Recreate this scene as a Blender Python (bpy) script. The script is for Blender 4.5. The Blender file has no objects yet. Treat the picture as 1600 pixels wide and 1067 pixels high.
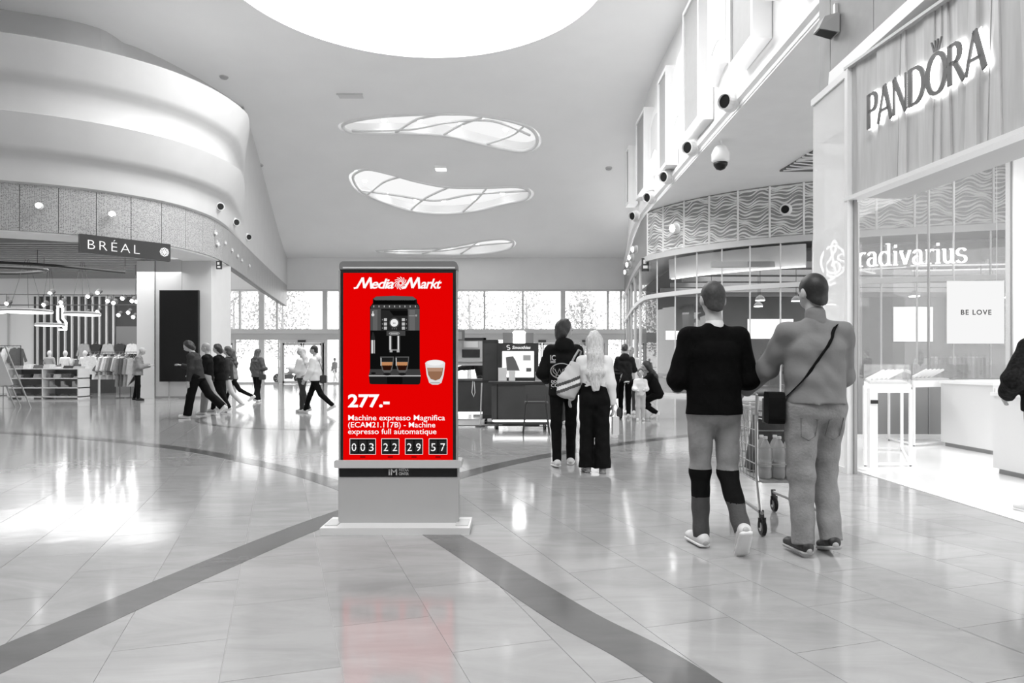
import bpy, bmesh, math, random
import numpy as np
from mathutils import Vector, Matrix
from mathutils.geometry import delaunay_2d_cdt, tessellate_polygon

random.seed(7)
scene = bpy.context.scene
COL = scene.collection
PI = math.pi

# ------------------------------------------------------------------ camera, world, big lights, exposure
CAM_H, FPX, HORIZON = 1.2, 1110.0, 571.0
cam_data = bpy.data.cameras.new('camera')
cam_data.sensor_width = 36.0
cam_data.lens = 36.0 * FPX / 1600.0
cam_data.shift_y = (HORIZON - 533.5) / 1600.0
cam_data.clip_end = 400
cam = bpy.data.objects.new('camera', cam_data)
cam.location = (0, 0, CAM_H)
cam.rotation_euler = (PI / 2, 0, 0)
COL.objects.link(cam)
scene.camera = cam

world = bpy.data.worlds.new('overcast_sky')
scene.world = world
world.use_nodes = True
bg = world.node_tree.nodes['Background']
bg.inputs[0].default_value = (1, 1, 1, 1)
bg.inputs[1].default_value = 3.2

vs = scene.view_settings
vs.view_transform = 'Standard'
vs.look = 'None'
vs.exposure = 0.0
vs.gamma = 1.0
vs.use_curve_mapping = False
OCULUS_STRENGTH = 9.6
scene.cycles.transparent_max_bounces = 48
scene.cycles.max_bounces = 12
scene.cycles.diffuse_bounces = 5

def area_light(name, loc, size, power, rot=(0, 0, 0), size_y=None):
    d = bpy.data.lights.new(name, 'AREA')
    d.energy = power
    d.shape = 'RECTANGLE' if size_y else 'SQUARE'
    d.size = size
    if size_y:
        d.size_y = size_y
    o = bpy.data.objects.new(name, d)
    o.location = loc
    o.rotation_euler = rot
    COL.objects.link(o)
    return o

# unseen area lights added to brighten the shop interiors
area_light('clothes_shop_fill', (-16.0, 26.5, 4.6), 8.0, 470, size_y=6.0)
area_light('jewellery_shop_fill', (6.3, 8.6, 4.6), 3.4, 230, size_y=5.4)
# unseen lamps added on left fascia and right ledge to brighten the ceiling
for (x, y, z, l, pw, tx, ty, tl) in [(-13.0, 36.0, 6.6, 9.0, 30, -1.0, 5.5, .3), (-14.0, 42.0, 6.6, 7.0, 28, -1.2, 6.2, .3),
                             (5.1, 14.0, 7.95, 9.0, 32, 0, -1, .3), (5.1, 24.0, 7.95, 10.0, 36, 0, -1, .3), (5.7, 36.0, 7.7, 9.0, 24, -.13, -1, .3)]:
    o = area_light('ceiling_fill_light', (x, y, z), .4, pw, size_y=l)
    yv = Vector((tx, ty, 0)).normalized()
    nv = Vector((yv.y, -yv.x, 0))
    zv = -(Vector((0, 0, 1)) + nv * tl).normalized()
    xv = yv.cross(zv)
    o.rotation_euler = Matrix((xv, yv, zv)).transposed().to_euler()
area_light('corner_shop_fill', (15.0, 31.0, 5.0), 14.0, 800, size_y=9.0)  # added fill for the corner shop, no fitting seen

# ------------------------------------------------------------------ materials (all procedural)
MATS = {}
def M(name, v, rough=.5, metal=0.0, noise=0.0, scale=8.0, bump=0.0, bscale=None, spec=.5, coat=0.0, stretch=None, detail=3.0):
    if name in MATS:
        return MATS[name]
    m = bpy.data.materials.new(name)
    m.use_nodes = True
    nt = m.node_tree
    b = nt.nodes['Principled BSDF']
    c = (v, v, v, 1) if not isinstance(v, tuple) else (*v, 1)
    b.inputs['Base Color'].default_value = c
    b.inputs['Roughness'].default_value = rough
    b.inputs['Metallic'].default_value = metal
    b.inputs['Specular IOR Level'].default_value = spec
    b.inputs['Coat Weight'].default_value = coat
    if noise or bump:
        tc = nt.nodes.new('ShaderNodeTexCoord')
        mp = nt.nodes.new('ShaderNodeMapping')
        nt.links.new(tc.outputs['Object'], mp.inputs[0])
        if stretch:
            mp.inputs['Scale'].default_value = stretch
        n = nt.nodes.new('ShaderNodeTexNoise')
        n.inputs['Scale'].default_value = scale
        n.inputs['Detail'].default_value = detail
        nt.links.new(mp.outputs[0], n.inputs['Vector'])
        if noise:
            r = nt.nodes.new('ShaderNodeValToRGB')
            r.color_ramp.elements[0].position = .3
            r.color_ramp.elements[1].position = .7
            r.color_ramp.elements[0].color = tuple(max(0, x * (1 - noise)) for x in c[:3]) + (1,)
            r.color_ramp.elements[1].color = tuple(min(1, x * (1 + noise)) for x in c[:3]) + (1,)
            nt.links.new(n.outputs['Fac'], r.inputs[0])
            nt.links.new(r.outputs[0], b.inputs['Base Color'])
        if bump:
            n2 = n
            if bscale:
                n2 = nt.nodes.new('ShaderNodeTexNoise')
                n2.inputs['Scale'].default_value = bscale
                n2.inputs['Detail'].default_value = 3
                nt.links.new(mp.outputs[0], n2.inputs['Vector'])
            bp = nt.nodes.new('ShaderNodeBump')
            bp.inputs['Strength'].default_value = bump
            bp.inputs['Distance'].default_value = .02
            nt.links.new(n2.outputs['Fac'], bp.inputs['Height'])
            nt.links.new(bp.outputs[0], b.inputs['Normal'])
    MATS[name] = m
    return m

def EM(name, v, strength=1.0):
    if name in MATS:
        return MATS[name]
    m = bpy.data.materials.new(name)
    m.use_nodes = True
    nt = m.node_tree
    nt.nodes.clear()
    e = nt.nodes.new('ShaderNodeEmission')
    e.inputs[0].default_value = (v, v, v, 1) if not isinstance(v, tuple) else (*v, 1)
    e.inputs[1].default_value = strength
    o = nt.nodes.new('ShaderNodeOutputMaterial')
    nt.links.new(e.outputs[0], o.inputs[0])
    MATS[name] = m
    return m

def GLASS(name, ior=1.5, tint=.96, film=0.0, film_v=.85, rough=0.0, min_refl=0.0):
    if name in MATS:
        return MATS[name]
    m = bpy.data.materials.new(name)
    m.use_nodes = True
    nt = m.node_tree
    nt.nodes.clear()
    tr = nt.nodes.new('ShaderNodeBsdfTransparent')
    tr.inputs[0].default_value = (tint, tint, tint, 1)
    gl = nt.nodes.new('ShaderNodeBsdfGlossy')
    gl.inputs['Roughness'].default_value = rough
    fr = nt.nodes.new('ShaderNodeFresnel')
    ge = nt.nodes.new('ShaderNodeNewGeometry')
    io = nt.nodes.new('ShaderNodeMapRange')          # thin pane: the same reflectance on both faces
    io.inputs['To Min'].default_value = ior
    io.inputs['To Max'].default_value = 1.0 / ior
    nt.links.new(ge.outputs['Backfacing'], io.inputs['Value'])
    nt.links.new(io.outputs['Result'], fr.inputs[0])
    mx = nt.nodes.new('ShaderNodeMixShader')
    ma = nt.nodes.new('ShaderNodeMath')
    ma.operation = 'MAXIMUM'
    ma.inputs[1].default_value = min_refl
    nt.links.new(fr.outputs[0], ma.inputs[0])
    nt.links.new(ma.outputs[0], mx.inputs[0])
    nt.links.new(tr.outputs[0], mx.inputs[1])
    nt.links.new(gl.outputs[0], mx.inputs[2])
    o = nt.nodes.new('ShaderNodeOutputMaterial')
    last = mx
    if film:
        df = nt.nodes.new('ShaderNodeBsdfDiffuse')
        df.inputs[0].default_value = (film_v, film_v, film_v, 1)
        m2 = nt.nodes.new('ShaderNodeMixShader')
        m2.inputs[0].default_value = film
        nt.links.new(mx.outputs[0], m2.inputs[1])
        nt.links.new(df.outputs[0], m2.inputs[2])
        last = m2
    nt.links.new(last.outputs[0], o.inputs[0])
    MATS[name] = m
    return m

def marble(name, v, rough, rnd=.1):
    m = bpy.data.materials.new(name)
    m.use_nodes = True
    nt = m.node_tree
    b = nt.nodes['Principled BSDF']
    b.inputs['Roughness'].default_value = rough
    tc = nt.nodes.new('ShaderNodeTexCoord')
    geo = nt.nodes.new('ShaderNodeNewGeometry')
    oi = nt.nodes.new('ShaderNodeObjectInfo')
    mp = nt.nodes.new('ShaderNodeMapping')
    mp.inputs['Scale'].default_value = (.8, 2.4, 1)
    mp.inputs['Rotation'].default_value = (0, 0, .5)
    add = nt.nodes.new('ShaderNodeVectorMath')
    add.operation = 'ADD'
    sc = nt.nodes.new('ShaderNodeMath')
    sc.operation = 'MULTIPLY'
    sc.inputs[1].default_value = 37.0
    nt.links.new(oi.outputs['Random'], sc.inputs[0])
    nt.links.new(geo.outputs['Position'], add.inputs[0])
    nt.links.new(sc.outputs[0], add.inputs[1])
    nt.links.new(add.outputs[0], mp.inputs[0])
    n = nt.nodes.new('ShaderNodeTexNoise')
    n.inputs['Scale'].default_value = 1.6
    n.inputs['Detail'].default_value = 8
    n.inputs['Roughness'].default_value = .62
    n.inputs['Distortion'].default_value = 1.2
    nt.links.new(mp.outputs[0], n.inputs['Vector'])
    r = nt.nodes.new('ShaderNodeValToRGB')
    e = r.color_ramp.elements
    e[0].position = .33; e[1].position = .62
    e[0].color = (v * .86,) * 3 + (1,)
    e[1].color = (v * 1.04,) * 3 + (1,)
    nt.links.new(n.outputs['Fac'], r.inputs[0])
    mul = nt.nodes.new('ShaderNodeMath')
    mul.operation = 'MULTIPLY_ADD'
    mul.inputs[1].default_value = rnd
    mul.inputs[2].default_value = 1 - rnd / 2
    nt.links.new(oi.outputs['Random'], mul.inputs[0])
    vm = nt.nodes.new('ShaderNodeVectorMath')
    vm.operation = 'SCALE'
    nt.links.new(r.outputs[0], vm.inputs[0])
    nt.links.new(mul.outputs[0], vm.inputs['Scale'])
    nt.links.new(vm.outputs[0], b.inputs['Base Color'])
    n2 = nt.nodes.new('ShaderNodeTexNoise')
    n2.inputs['Scale'].default_value = 3.0
    nt.links.new(geo.outputs['Position'], n2.inputs['Vector'])
    bp = nt.nodes.new('ShaderNodeBump')
    bp.inputs['Strength'].default_value = .06
    bp.inputs['Distance'].default_value = .02
    nt.links.new(n2.outputs['Fac'], bp.inputs['Height'])
    nt.links.new(bp.outputs[0], b.inputs['Normal'])
    MATS[name] = m
    return m

def perforated(name):
    m = bpy.data.materials.new(name)
    m.use_nodes = True
    nt = m.node_tree
    b = nt.nodes['Principled BSDF']
    b.inputs['Roughness'].default_value = .45
    uv = nt.nodes.new('ShaderNodeUVMap')
    vo = nt.nodes.new('ShaderNodeTexVoronoi')
    vo.inputs['Scale'].default_value = 24
    vo.inputs['Randomness'].default_value = .35
    nt.links.new(uv.outputs[0], vo.inputs['Vector'])
    r = nt.nodes.new('ShaderNodeValToRGB')
    e = r.color_ramp.elements
    e[0].position = .25; e[1].position = .45
    e[0].color = (.13, .13, .13, 1); e[1].color = (.42, .42, .42, 1)
    nt.links.new(vo.outputs['Distance'], r.inputs[0])
    nt.links.new(r.outputs[0], b.inputs['Base Color'])
    MATS[name] = m
    return m

# ------------------------------------------------------------------ helpers
def link(name, me, mat=None, parent=None, loc=None, rotz=None):
    o = bpy.data.objects.new(name, me)
    COL.objects.link(o)
    if mat is not None and me is not None and len(me.materials) == 0:
        me.materials.append(mat)
    if parent is not None:
        o.parent = parent
    if loc is not None:
        o.location = loc
    if rotz is not None:
        o.rotation_euler = (0, 0, rotz)
    return o

def tag(o, label=None, cat=None, group=None, kind=None):
    if label: o['label'] = label
    if cat: o['category'] = cat
    if group: o['group'] = group
    if kind: o['kind'] = kind
    return o

def empty(name, loc=(0, 0, 0), rotz=0.0, parent=None):
    o = bpy.data.objects.new(name, None)
    o.empty_display_size = .1
    o.location = loc
    o.rotation_euler = (0, 0, rotz)
    COL.objects.link(o)
    if parent is not None:
        o.parent = parent
    return o

def copy_tree(o, parent=None):
    c = o.copy()
    COL.objects.link(c)
    c.parent = parent
    for ch in list(o.children):
        copy_tree(ch, c)
    return c

class MB:
    """collects boxes, bars, tubes, lathes and prisms into one mesh"""
    def __init__(s):
        s.v = []; s.f = []; s.uv = None
    def add(s, vs, fs):
        n = len(s.v)
        s.v += [tuple(p) for p in vs]
        s.f += [tuple(i + n for i in f) for f in fs]
        return s
    def box(s, c, d, rz=0.0, m=None):
        x, y, z = d[0] / 2, d[1] / 2, d[2] / 2
        vs = [(-x, -y, -z), (x, -y, -z), (x, y, -z), (-x, y, -z), (-x, -y, z), (x, -y, z), (x, y, z), (-x, y, z)]
        if m is not None:
            vs = [m @ Vector(p) for p in vs]
        ca, sa = math.cos(rz), math.sin(rz)
        vs = [(p[0] * ca - p[1] * sa + c[0], p[0] * sa + p[1] * ca + c[1], p[2] + c[2]) for p in vs]
        return s.add(vs, [(0, 3, 2, 1), (4, 5, 6, 7), (0, 1, 5, 4), (1, 2, 6, 5), (2, 3, 7, 6), (3, 0, 4, 7)])
    def bx(s, x0, x1, y0, y1, z0, z1):
        return s.box(((x0 + x1) / 2, (y0 + y1) / 2, (z0 + z1) / 2), (abs(x1 - x0), abs(y1 - y0), abs(z1 - z0)))
    def bar(s, p, q, w, h=None, up=(0, 0, 1)):
        p, q = Vector(p), Vector(q)
        h = h or w
        d = (q - p).normalized()
        u = Vector(up)
        if abs(d.dot(u)) > .99:
            u = Vector((1, 0, 0))
        a = d.cross(u).normalized()
        b = a.cross(d).normalized()
        vs = []
        for e in (p, q):
            for (i, j) in ((-1, -1), (1, -1), (1, 1), (-1, 1)):
                vs.append(e + a * (i * w / 2) + b * (j * h / 2))
        return s.add(vs, [(0, 1, 2, 3), (7, 6, 5, 4), (0, 4, 5, 1), (1, 5, 6, 2), (2, 6, 7, 3), (3, 7, 4, 0)])
    def tube(s, pts, r, n=8, closed=False):
        pts = [Vector(p) for p in pts]
        N = len(pts)
        rs = r if isinstance(r, (list, tuple)) else [r] * N
        rings = []
        prev = None
        for i, p in enumerate(pts):
            if closed:
                d = pts[(i + 1) % N] - pts[i - 1]
            else:
                d = pts[min(i + 1, N - 1)] - pts[max(i - 1, 0)]
            d.normalize()
            if prev is None:
                u = Vector((0, 0, 1)) if abs(d.z) < .9 else Vector((1, 0, 0))
                a = d.cross(u).normalized()
            else:
                a = (prev - d * prev.dot(d)).normalized()
            prev = a
            b = d.cross(a)
            rings.append([p + (a * math.cos(2 * PI * k / n) + b * math.sin(2 * PI * k / n)) * rs[i] for k in range(n)])
        vs = [v for ring in rings for v in ring]
        fs = []
        for i in range(N if closed else N - 1):
            j = (i + 1) % N
            for k in range(n):
                l = (k + 1) % n
                fs.append((i * n + k, i * n + l, j * n + l, j * n + k))
        if not closed:
            fs.append(tuple(range(n - 1, -1, -1)))
            fs.append(tuple((N - 1) * n + k for k in range(n)))
        return s.add(vs, fs)
    def lathe(s, prof, c=(0, 0, 0), n=24, m=None):
        vs = []
        for (r, z) in prof:
            for k in range(n):
                a = 2 * PI * k / n
                p = Vector((r * math.cos(a), r * math.sin(a), z))
                if m is not None:
                    p = m @ p
                vs.append((p[0] + c[0], p[1] + c[1], p[2] + c[2]))
        fs = []
        for i in range(len(prof) - 1):
            for k in range(n):
                l = (k + 1) % n
                fs.append((i * n + k, i * n + l, (i + 1) * n + l, (i + 1) * n + k))
        fs.append(tuple(range(n - 1, -1, -1)))
        fs.append(tuple((len(prof) - 1) * n + k for k in range(n)))
        return s.add(vs, fs)
    def prism(s, poly, z0, z1, m=None):
        """polygon in local xy extruded along local z; m places it"""
        n = len(poly)
        vs = [Vector((p[0], p[1], z0)) for p in poly] + [Vector((p[0], p[1], z1)) for p in poly]
        if m is not None:
            vs = [m @ v for v in vs]
        area = sum(poly[i][0] * poly[(i + 1) % n][1] - poly[(i + 1) % n][0] * poly[i][1] for i in range(n))
        fs = [tuple(range(n - 1, -1, -1)), tuple(range(n, 2 * n))] + [(i, (i + 1) % n, n + (i + 1) % n, n + i) for i in range(n)]
        if area < 0:
            fs = [tuple(reversed(f)) for f in fs]
        return s.add(vs, fs)
    def ball(s, c, r, n=10, sc=(1, 1, 1)):
        prof = [(max(1e-4, math.sin(PI * i / n)) * r, -math.cos(PI * i / n) * r) for i in range(n + 1)]
        m = Matrix.Diagonal((sc[0], sc[1], sc[2]))
        return s.lathe(prof, c, max(8, n), m)
    def build(s, name, mat=None, parent=None, smooth=False, loc=None, rotz=None):
        me = bpy.data.meshes.new(name)
        me.from_pydata(s.v, [], s.f)
        if smooth:
            me.polygons.foreach_set('use_smooth', [True] * len(me.polygons))
        me.update()
        return link(name, me, mat, parent, loc, rotz)

def rrect(w, h, r, n=6, cx=0, cy=0, corners=(1, 1, 1, 1)):
    """rounded rectangle outline; corners: tr, tl, bl, br"""
    pts = []
    for k, (sx, sy) in enumerate(((1, 1), (-1, 1), (-1, -1), (1, -1))):
        if not corners[k]:
            pts.append((cx + sx * w / 2, cy + sy * h / 2)); continue
        for i in range(n + 1):
            a = PI / 2 * k + PI / 2 * i / n
            pts.append((cx + sx * (w / 2 - r) + r * math.cos(a), cy + sy * (h / 2 - r) + r * math.sin(a)))
    return pts

def catmull(pts, n=10, closed=False):
    P = [Vector(p) for p in pts]
    N = len(P)
    out = []
    for i in range(N if closed else N - 1):
        if closed:
            p0, p1, p2, p3 = P[i - 1], P[i], P[(i + 1) % N], P[(i + 2) % N]
        else:
            p0, p1, p2, p3 = P[max(i - 1, 0)], P[i], P[i + 1], P[min(i + 2, N - 1)]
        for k in range(n):
            t = k / n
            out.append(.5 * ((2 * p1) + (p2 - p0) * t + (2 * p0 - 5 * p1 + 4 * p2 - p3) * t * t + (3 * p1 - p0 - 3 * p2 + p3) * t ** 3))
    if not closed:
        out.append(P[-1])
    return out

class Path:
    def __init__(s, pts, side=1, n=12):
        s.p = [Vector((a[0], a[1])) for a in catmull([(q[0], q[1], 0) for q in pts], n)]
        s.c = [0.0]
        for i in range(1, len(s.p)):
            s.c.append(s.c[-1] + (s.p[i] - s.p[i - 1]).length)
        s.L = s.c[-1]; s.side = side
    def at(s, d):
        d = min(max(d, 0), s.L)
        lo, hi = 0, len(s.c) - 1
        while hi - lo > 1:
            mid = (lo + hi) // 2
            if s.c[mid] <= d: lo = mid
            else: hi = mid
        t = (d - s.c[lo]) / max(1e-9, s.c[hi] - s.c[lo])
        p = s.p[lo].lerp(s.p[hi], t)
        a = s.p[max(lo - 1, 0)]; b = s.p[min(hi + 1, len(s.p) - 1)]
        tg = (b - a).normalized()
        nrm = Vector((tg.y, -tg.x)) * s.side
        return p, tg, nrm
    def pt(s, d, off, z):
        p, t, n = s.at(d)
        q = p + n * off
        return (q.x, q.y, z)
    def s_at_y(s, y, first=True):
        for i in range(1, len(s.p)):
            a, b = s.p[i - 1].y, s.p[i].y
            if (a - y) * (b - y) <= 0 and a != b:
                return s.c[i - 1] + (y - a) / (b - a) * (s.c[i] - s.c[i - 1])
        return 0.0

def sweep(path, prof, s0, s1, n, name, mat, parent=None, taper=None, smooth=False, closed=False):
    """sweep a list of (offset, z) along a path"""
    vs, fs = [], []
    k = len(prof)
    for i in range(n + 1):
        d = s0 + (s1 - s0) * i / n
        t = taper(d) if taper else 1.0
        for (o, z) in prof:
            vs.append(path.pt(d, o * t, z))
    for i in range(n):
        for j in range(k if closed else k - 1):
            a, b = i * k + j, i * k + (j + 1) % k
            c, d_ = (i + 1) * k + (j + 1) % k, (i + 1) * k + j
            fs.append((a, b, c, d_) if path.side < 0 else (a, d_, c, b))
    if closed:
        fs.append(tuple(range(k))); fs.append(tuple(n * k + j for j in range(k - 1, -1, -1)))
    me = bpy.data.meshes.new(name)
    me.from_pydata(vs, [], fs)
    if smooth:
        me.polygons.foreach_set('use_smooth', [True] * len(fs))
    me.update()
    return link(name, me, mat, parent)

def text_mesh(body, size, extrude=.002, shear=0.0, bold=0.0, align='CENTER', spacing=1.0):
    cu = bpy.data.curves.new('lettering', 'FONT')
    cu.body = body; cu.size = size; cu.extrude = extrude; cu.shear = shear; cu.offset = bold
    cu.align_x = align; cu.space_character = spacing
    cu.resolution_u = 3
    ob = bpy.data.objects.new('lettering', cu)
    COL.objects.link(ob)
    dg = bpy.context.evaluated_depsgraph_get()
    me = bpy.data.meshes.new_from_object(ob.evaluated_get(dg))
    bpy.data.objects.remove(ob)
    bpy.data.curves.remove(cu)
    me.materials.clear()
    return me

def frame_matrix(origin, xdir, ydir):
    x = Vector(xdir).normalized(); y = Vector(ydir).normalized(); z = x.cross(y)
    m = Matrix((x, y, z)).transposed().to_4x4()
    m.translation = Vector(origin)
    return m

def text(name, body, size, mat, parent, m, width=None, **kw):
    me = text_mesh(body, size, **kw)
    if width:
        xs = [v.co.x for v in me.vertices]
        w = max(xs) - min(xs)
        me.transform(Matrix.Diagonal((width / w, 1, 1, 1)))
    me.transform(m)
    return link(name, me, mat, parent)

def stroke(mb, pts, thick, thin, m, z0, z1, ang=0.0, w=None):
    """a pen stroke of direction-dependent width, extruded"""
    P = [Vector((p[0], p[1])) for p in pts]
    L, R = [], []
    for i, p in enumerate(P):
        d = (P[min(i + 1, len(P) - 1)] - P[max(i - 1, 0)]).normalized()
        ww = w if w else thin + (thick - thin) * abs(d.y * math.cos(ang) - d.x * math.sin(ang))
        n = Vector((-d.y, d.x)) * ww / 2
        L.append(p + n); R.append(p - n)
    n = len(P)
    vs = []
    for z in (z0, z1):
        vs += [m @ Vector((q.x, q.y, z)) for q in L] + [m @ Vector((q.x, q.y, z)) for q in R]
    fs = []
    for i in range(n - 1):
        a, b, c, d = i, i + 1, n + i + 1, n + i
        fs.append((a, d, c, b)[::-1]); fs.append((a + 2 * n, b + 2 * n, c + 2 * n, d + 2 * n)[::-1])
        fs.append((a, b, b + 2 * n, a + 2 * n)); fs.append((d, d + 2 * n, c + 2 * n, c))
    fs.append((0, 2 * n, 3 * n, n)); fs.append((n - 1, 2 * n - 1, 4 * n - 1, 3 * n - 1))
    mb.add(vs, fs)

def arc(cx, cy, rx, ry, a0, a1, n=14):
    return [(cx + rx * math.cos(math.radians(a0 + (a1 - a0) * i / n)), cy + ry * math.sin(math.radians(a0 + (a1 - a0) * i / n))) for i in range(n + 1)]

ORD = ['first', 'second', 'third', 'fourth', 'fifth', 'sixth', 'seventh', 'eighth', 'ninth', 'tenth', 'eleventh', 'twelfth', 'thirteenth', 'fourteenth', 'fifteenth', 'sixteenth', 'seventeenth', 'eighteenth', 'nineteenth', 'twentieth']
WHITE = M('white_plaster', .85, .6, noise=.02, scale=1.5)
CEIL = M('ceiling_plaster', .93, .7, noise=.015, scale=.6)
WHITE_METAL = M('white_metal', .78, .35)
LIGHT_GREY = M('light_grey_metal', .55, .4)
MID_GREY = M('mid_grey_metal', .30, .4)
DARK = M('dark_metal', .035, .4)
BLACK = M('black_plastic', .008, .35, spec=.3)
CHROME = M('chrome', .7, .18, metal=1)
GL = GLASS('clear_glass')
GLR = GLASS('shopfront_glass', ior=1.62, tint=.93)
LAMP = EM('lamp_glow', 1.0, 14.0)
# ================================================================== FLOOR
TILE_MAT = marble('polished_marble', .355, .1, .07)
BAND_MAT = marble('dark_marble_band', .13, .12, .03)
GROUT = M('pale_grout', .44, .5)
fl = MB()
fl.bx(-34, 34, -14.3, 47, -.12, -.004)
floor = tag(fl.build('floor', GROUT), 'polished pale marble floor of the hall with dark curved bands', 'floor', kind='structure')
TW, TL, GAP = .452, .904, .0028
tang = math.atan2(.95, -.31)              # the slabs run along this direction
du = Vector((math.cos(tang), math.sin(tang))); dv = Vector((du.y, -du.x))
org = Vector((-1.11, 2.69))
tm = MB(); tm.bx(GAP / 2, TL - GAP / 2, GAP / 2, TW - GAP / 2, -.004, 0)
tile_me = bpy.data.meshes.new('floor_tile')
tile_me.from_pydata(tm.v, [], tm.f); tile_me.materials.append(TILE_MAT)
near = []; far = []
for i in range(-60, 70):
    for j in range(-90, 90):
        sh = .5 * TL if j % 2 else 0.0
        o = org + du * (i * TL + sh) + dv * (j * TW)
        c = o + du * TL / 2 + dv * TW / 2
        if not (-30 < c.x < 30 and -13.8 < c.y < 46): continue
        if c.y > 2.0 and abs(c.x / c.y) < .80 and c.y < 9:
            near.append((c.length, o))
        else:
            far.append(o)
near.sort(key=lambda t: t[0])
far += [t[1] for t in near[290:]]
for k, (_, o) in enumerate(near[:290]):
    t = link('tile', tile_me, None, floor, (o.x, o.y, 0))
    t.rotation_euler = (0, 0, tang)
    t.scale = (1, -1, 1) if False else (1, 1, 1)
    # local y of the mesh must run along dv: mirror by shifting one tile width
    t.location = (o.x + dv.x * TW, o.y + dv.y * TW, 0)
fm = MB()
for o in far:
    q = [o + du * (GAP / 2) + dv * (GAP / 2), o + du * (TL - GAP / 2) + dv * (GAP / 2), o + du * (TL - GAP / 2) + dv * (TW - GAP / 2), o + du * (GAP / 2) + dv * (TW - GAP / 2)]
    fm.add([(p.x, p.y, 0) for p in q], [(3, 2, 1, 0)])
tag(fm.build('tile_field', TILE_MAT, floor), kind='stuff')

def ribbon(name, pts, w, z, mat, parent, n=14):
    P = Path(pts, 1, n)
    N = len(P.p)
    vs = []
    for zz in (z, z - .004):
        for i in range(N):
            p, t, nn = P.at(P.c[i])
            for e in (-1, 1):
                q = p + nn * (e * w / 2)
                vs.append((q.x, q.y, zz))
    fs = []
    for i in range(N - 1):
        a = 2 * i
        fs.append((a, a + 1, a + 3, a + 2)[::-1])
        b = a + 2 * N
        fs.append((a, a + 2, b + 2, b)); fs.append((a + 1, b + 1, b + 3, a + 3))
    me = bpy.data.meshes.new(name); me.from_pydata(vs, [], [tuple(f) for f in fs]); me.update()
    bm = bmesh.new(); bm.from_mesh(me); bmesh.ops.recalc_face_normals(bm, faces=bm.faces)
    for f in bm.faces:
        if abs(f.normal.z) > .5 and f.normal.z < 0: f.normal_flip()
    bm.to_mesh(me); bm.free()
    return link(name, me, mat, parent)
ribbon('dark_band', [(-2.6, .4), (-2.35, 1.6), (-2.09, 2.9), (-1.8, 4.2), (-1.38, 5.7), (-.56, 7.75), (.43, 9.4), (2.0, 11.2), (4.4, 13.2), (8, 15.2)], .25, .0016, BAND_MAT, floor)
ribbon('dark_band', [(1.25, 1.0), (.66, 2.7), (.26, 3.45), (-.41, 4.86), (-1.1, 6.1), (-1.77, 7.16), (-3.04, 8.65), (-5.4, 10.7), (-9.1, 12.7), (-15, 14.4)], .24, .0022, BAND_MAT, floor)
ring = [(-3.4 + 3.75 * math.cos(a * PI / 18), 17 + 3.75 * math.sin(a * PI / 18)) for a in range(0, 37)]
ribbon('dark_band', ring, .16, .0016, BAND_MAT, floor, 3)
# strip of darker slabs in front of the clothes shop
ribbon('dark_band', [(-24, 18.6), (-15.6, 19.6), (-12.6, 20.8), (-11.3, 22.4), (-10.9, 25)], .5, .0014, M('grey_marble', .3, .12, noise=.1, scale=2), floor)

# ================================================================== CEILING
def Zc(y):
    T = [(-20, 12.6), (27, 12.6), (30, 12.35), (34.5, 11.35), (38, 10.25), (43, 8.75), (46.2, 8.05), (60, 8.0)]
    for a, b in zip(T, T[1:]):
        if a[0] <= y <= b[0]:
            return a[1] + (b[1] - a[1]) * (y - a[0]) / (b[0] - a[0])
    return 12.6
def Zc_s(y):
    return sum(Zc(y + d) for d in (-1.5, -.75, 0, .75, 1.5)) / 5
# oculus: a circle of 5.75 m radius
OC = (-2.85, 20.55); OR = 5.74
def ceil_y(py):      # depth at which the ceiling is met at a given elevation
    e = (HORIZON - py) / FPX
    y = 5.0
    while y < 46.2 and (Zc_s(y) - CAM_H) / y > e: y += .02
    return y
def cpt(px, py):
    y = ceil_y(py)
    return ((px - 800) / FPX * y, y)
leaf_outlines = [
    [(528, 196), (545, 188), (590, 181), (640, 178), (700, 177), (740, 178), (790, 186), (830, 198), (845, 214), (842, 230), (822, 238), (790, 234), (750, 225), (700, 213), (640, 209), (570, 209), (538, 206)],
    [(545, 277), (556, 266), (575, 264), (610, 272), (650, 283), (700, 292), (760, 293), (815, 292), (834, 300), (825, 313), (790, 320), (750, 330), (700, 335), (650, 332), (600, 318), (560, 300)],
    [(583, 392), (620, 389), (680, 388), (720, 383), (755, 376), (790, 373), (806, 378), (800, 388), (770, 395), (730, 398), (680, 398), (620, 397)],
]
leaves = [[cpt(*p) for p in L] for L in leaf_outlines]
leaves = [[(v.x, v.y) for v in catmull([(p[0], p[1], 0) for p in L], 4, closed=True)] for L in leaves]
ocul = [(OC[0] + OR * math.cos(2 * PI * k / 96), OC[1] + OR * math.sin(2 * PI * k / 96)) for k in range(96)]
def in_poly(p, poly):
    c = False; j = len(poly) - 1
    for i in range(len(poly)):
        if (poly[i][1] > p[1]) != (poly[j][1] > p[1]) and p[0] < (poly[j][0] - poly[i][0]) * (p[1] - poly[i][1]) / (poly[j][1] - poly[i][1]) + poly[i][0]:
            c = not c
        j = i
    return c
vsx, eds = [], []
def add_loop(loop):
    n = len(vsx)
    vsx.extend(Vector(p) for p in loop)
    eds.extend((n + i, n + (i + 1) % len(loop)) for i in range(len(loop)))
ocul_fill = [(OC[0] + (p[0] - OC[0]) * .84, -1.5 + (p[1] - OC[1]) * .84) for p in ocul]      # unseen skylight added above the viewer to light the near floor
holes = [ocul, ocul_fill] + leaves
for h in holes: add_loop(h)
add_loop([(-32, -14.3), (7.6, -14.3), (7.6, 46.3), (-32, 46.3)])
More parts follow.
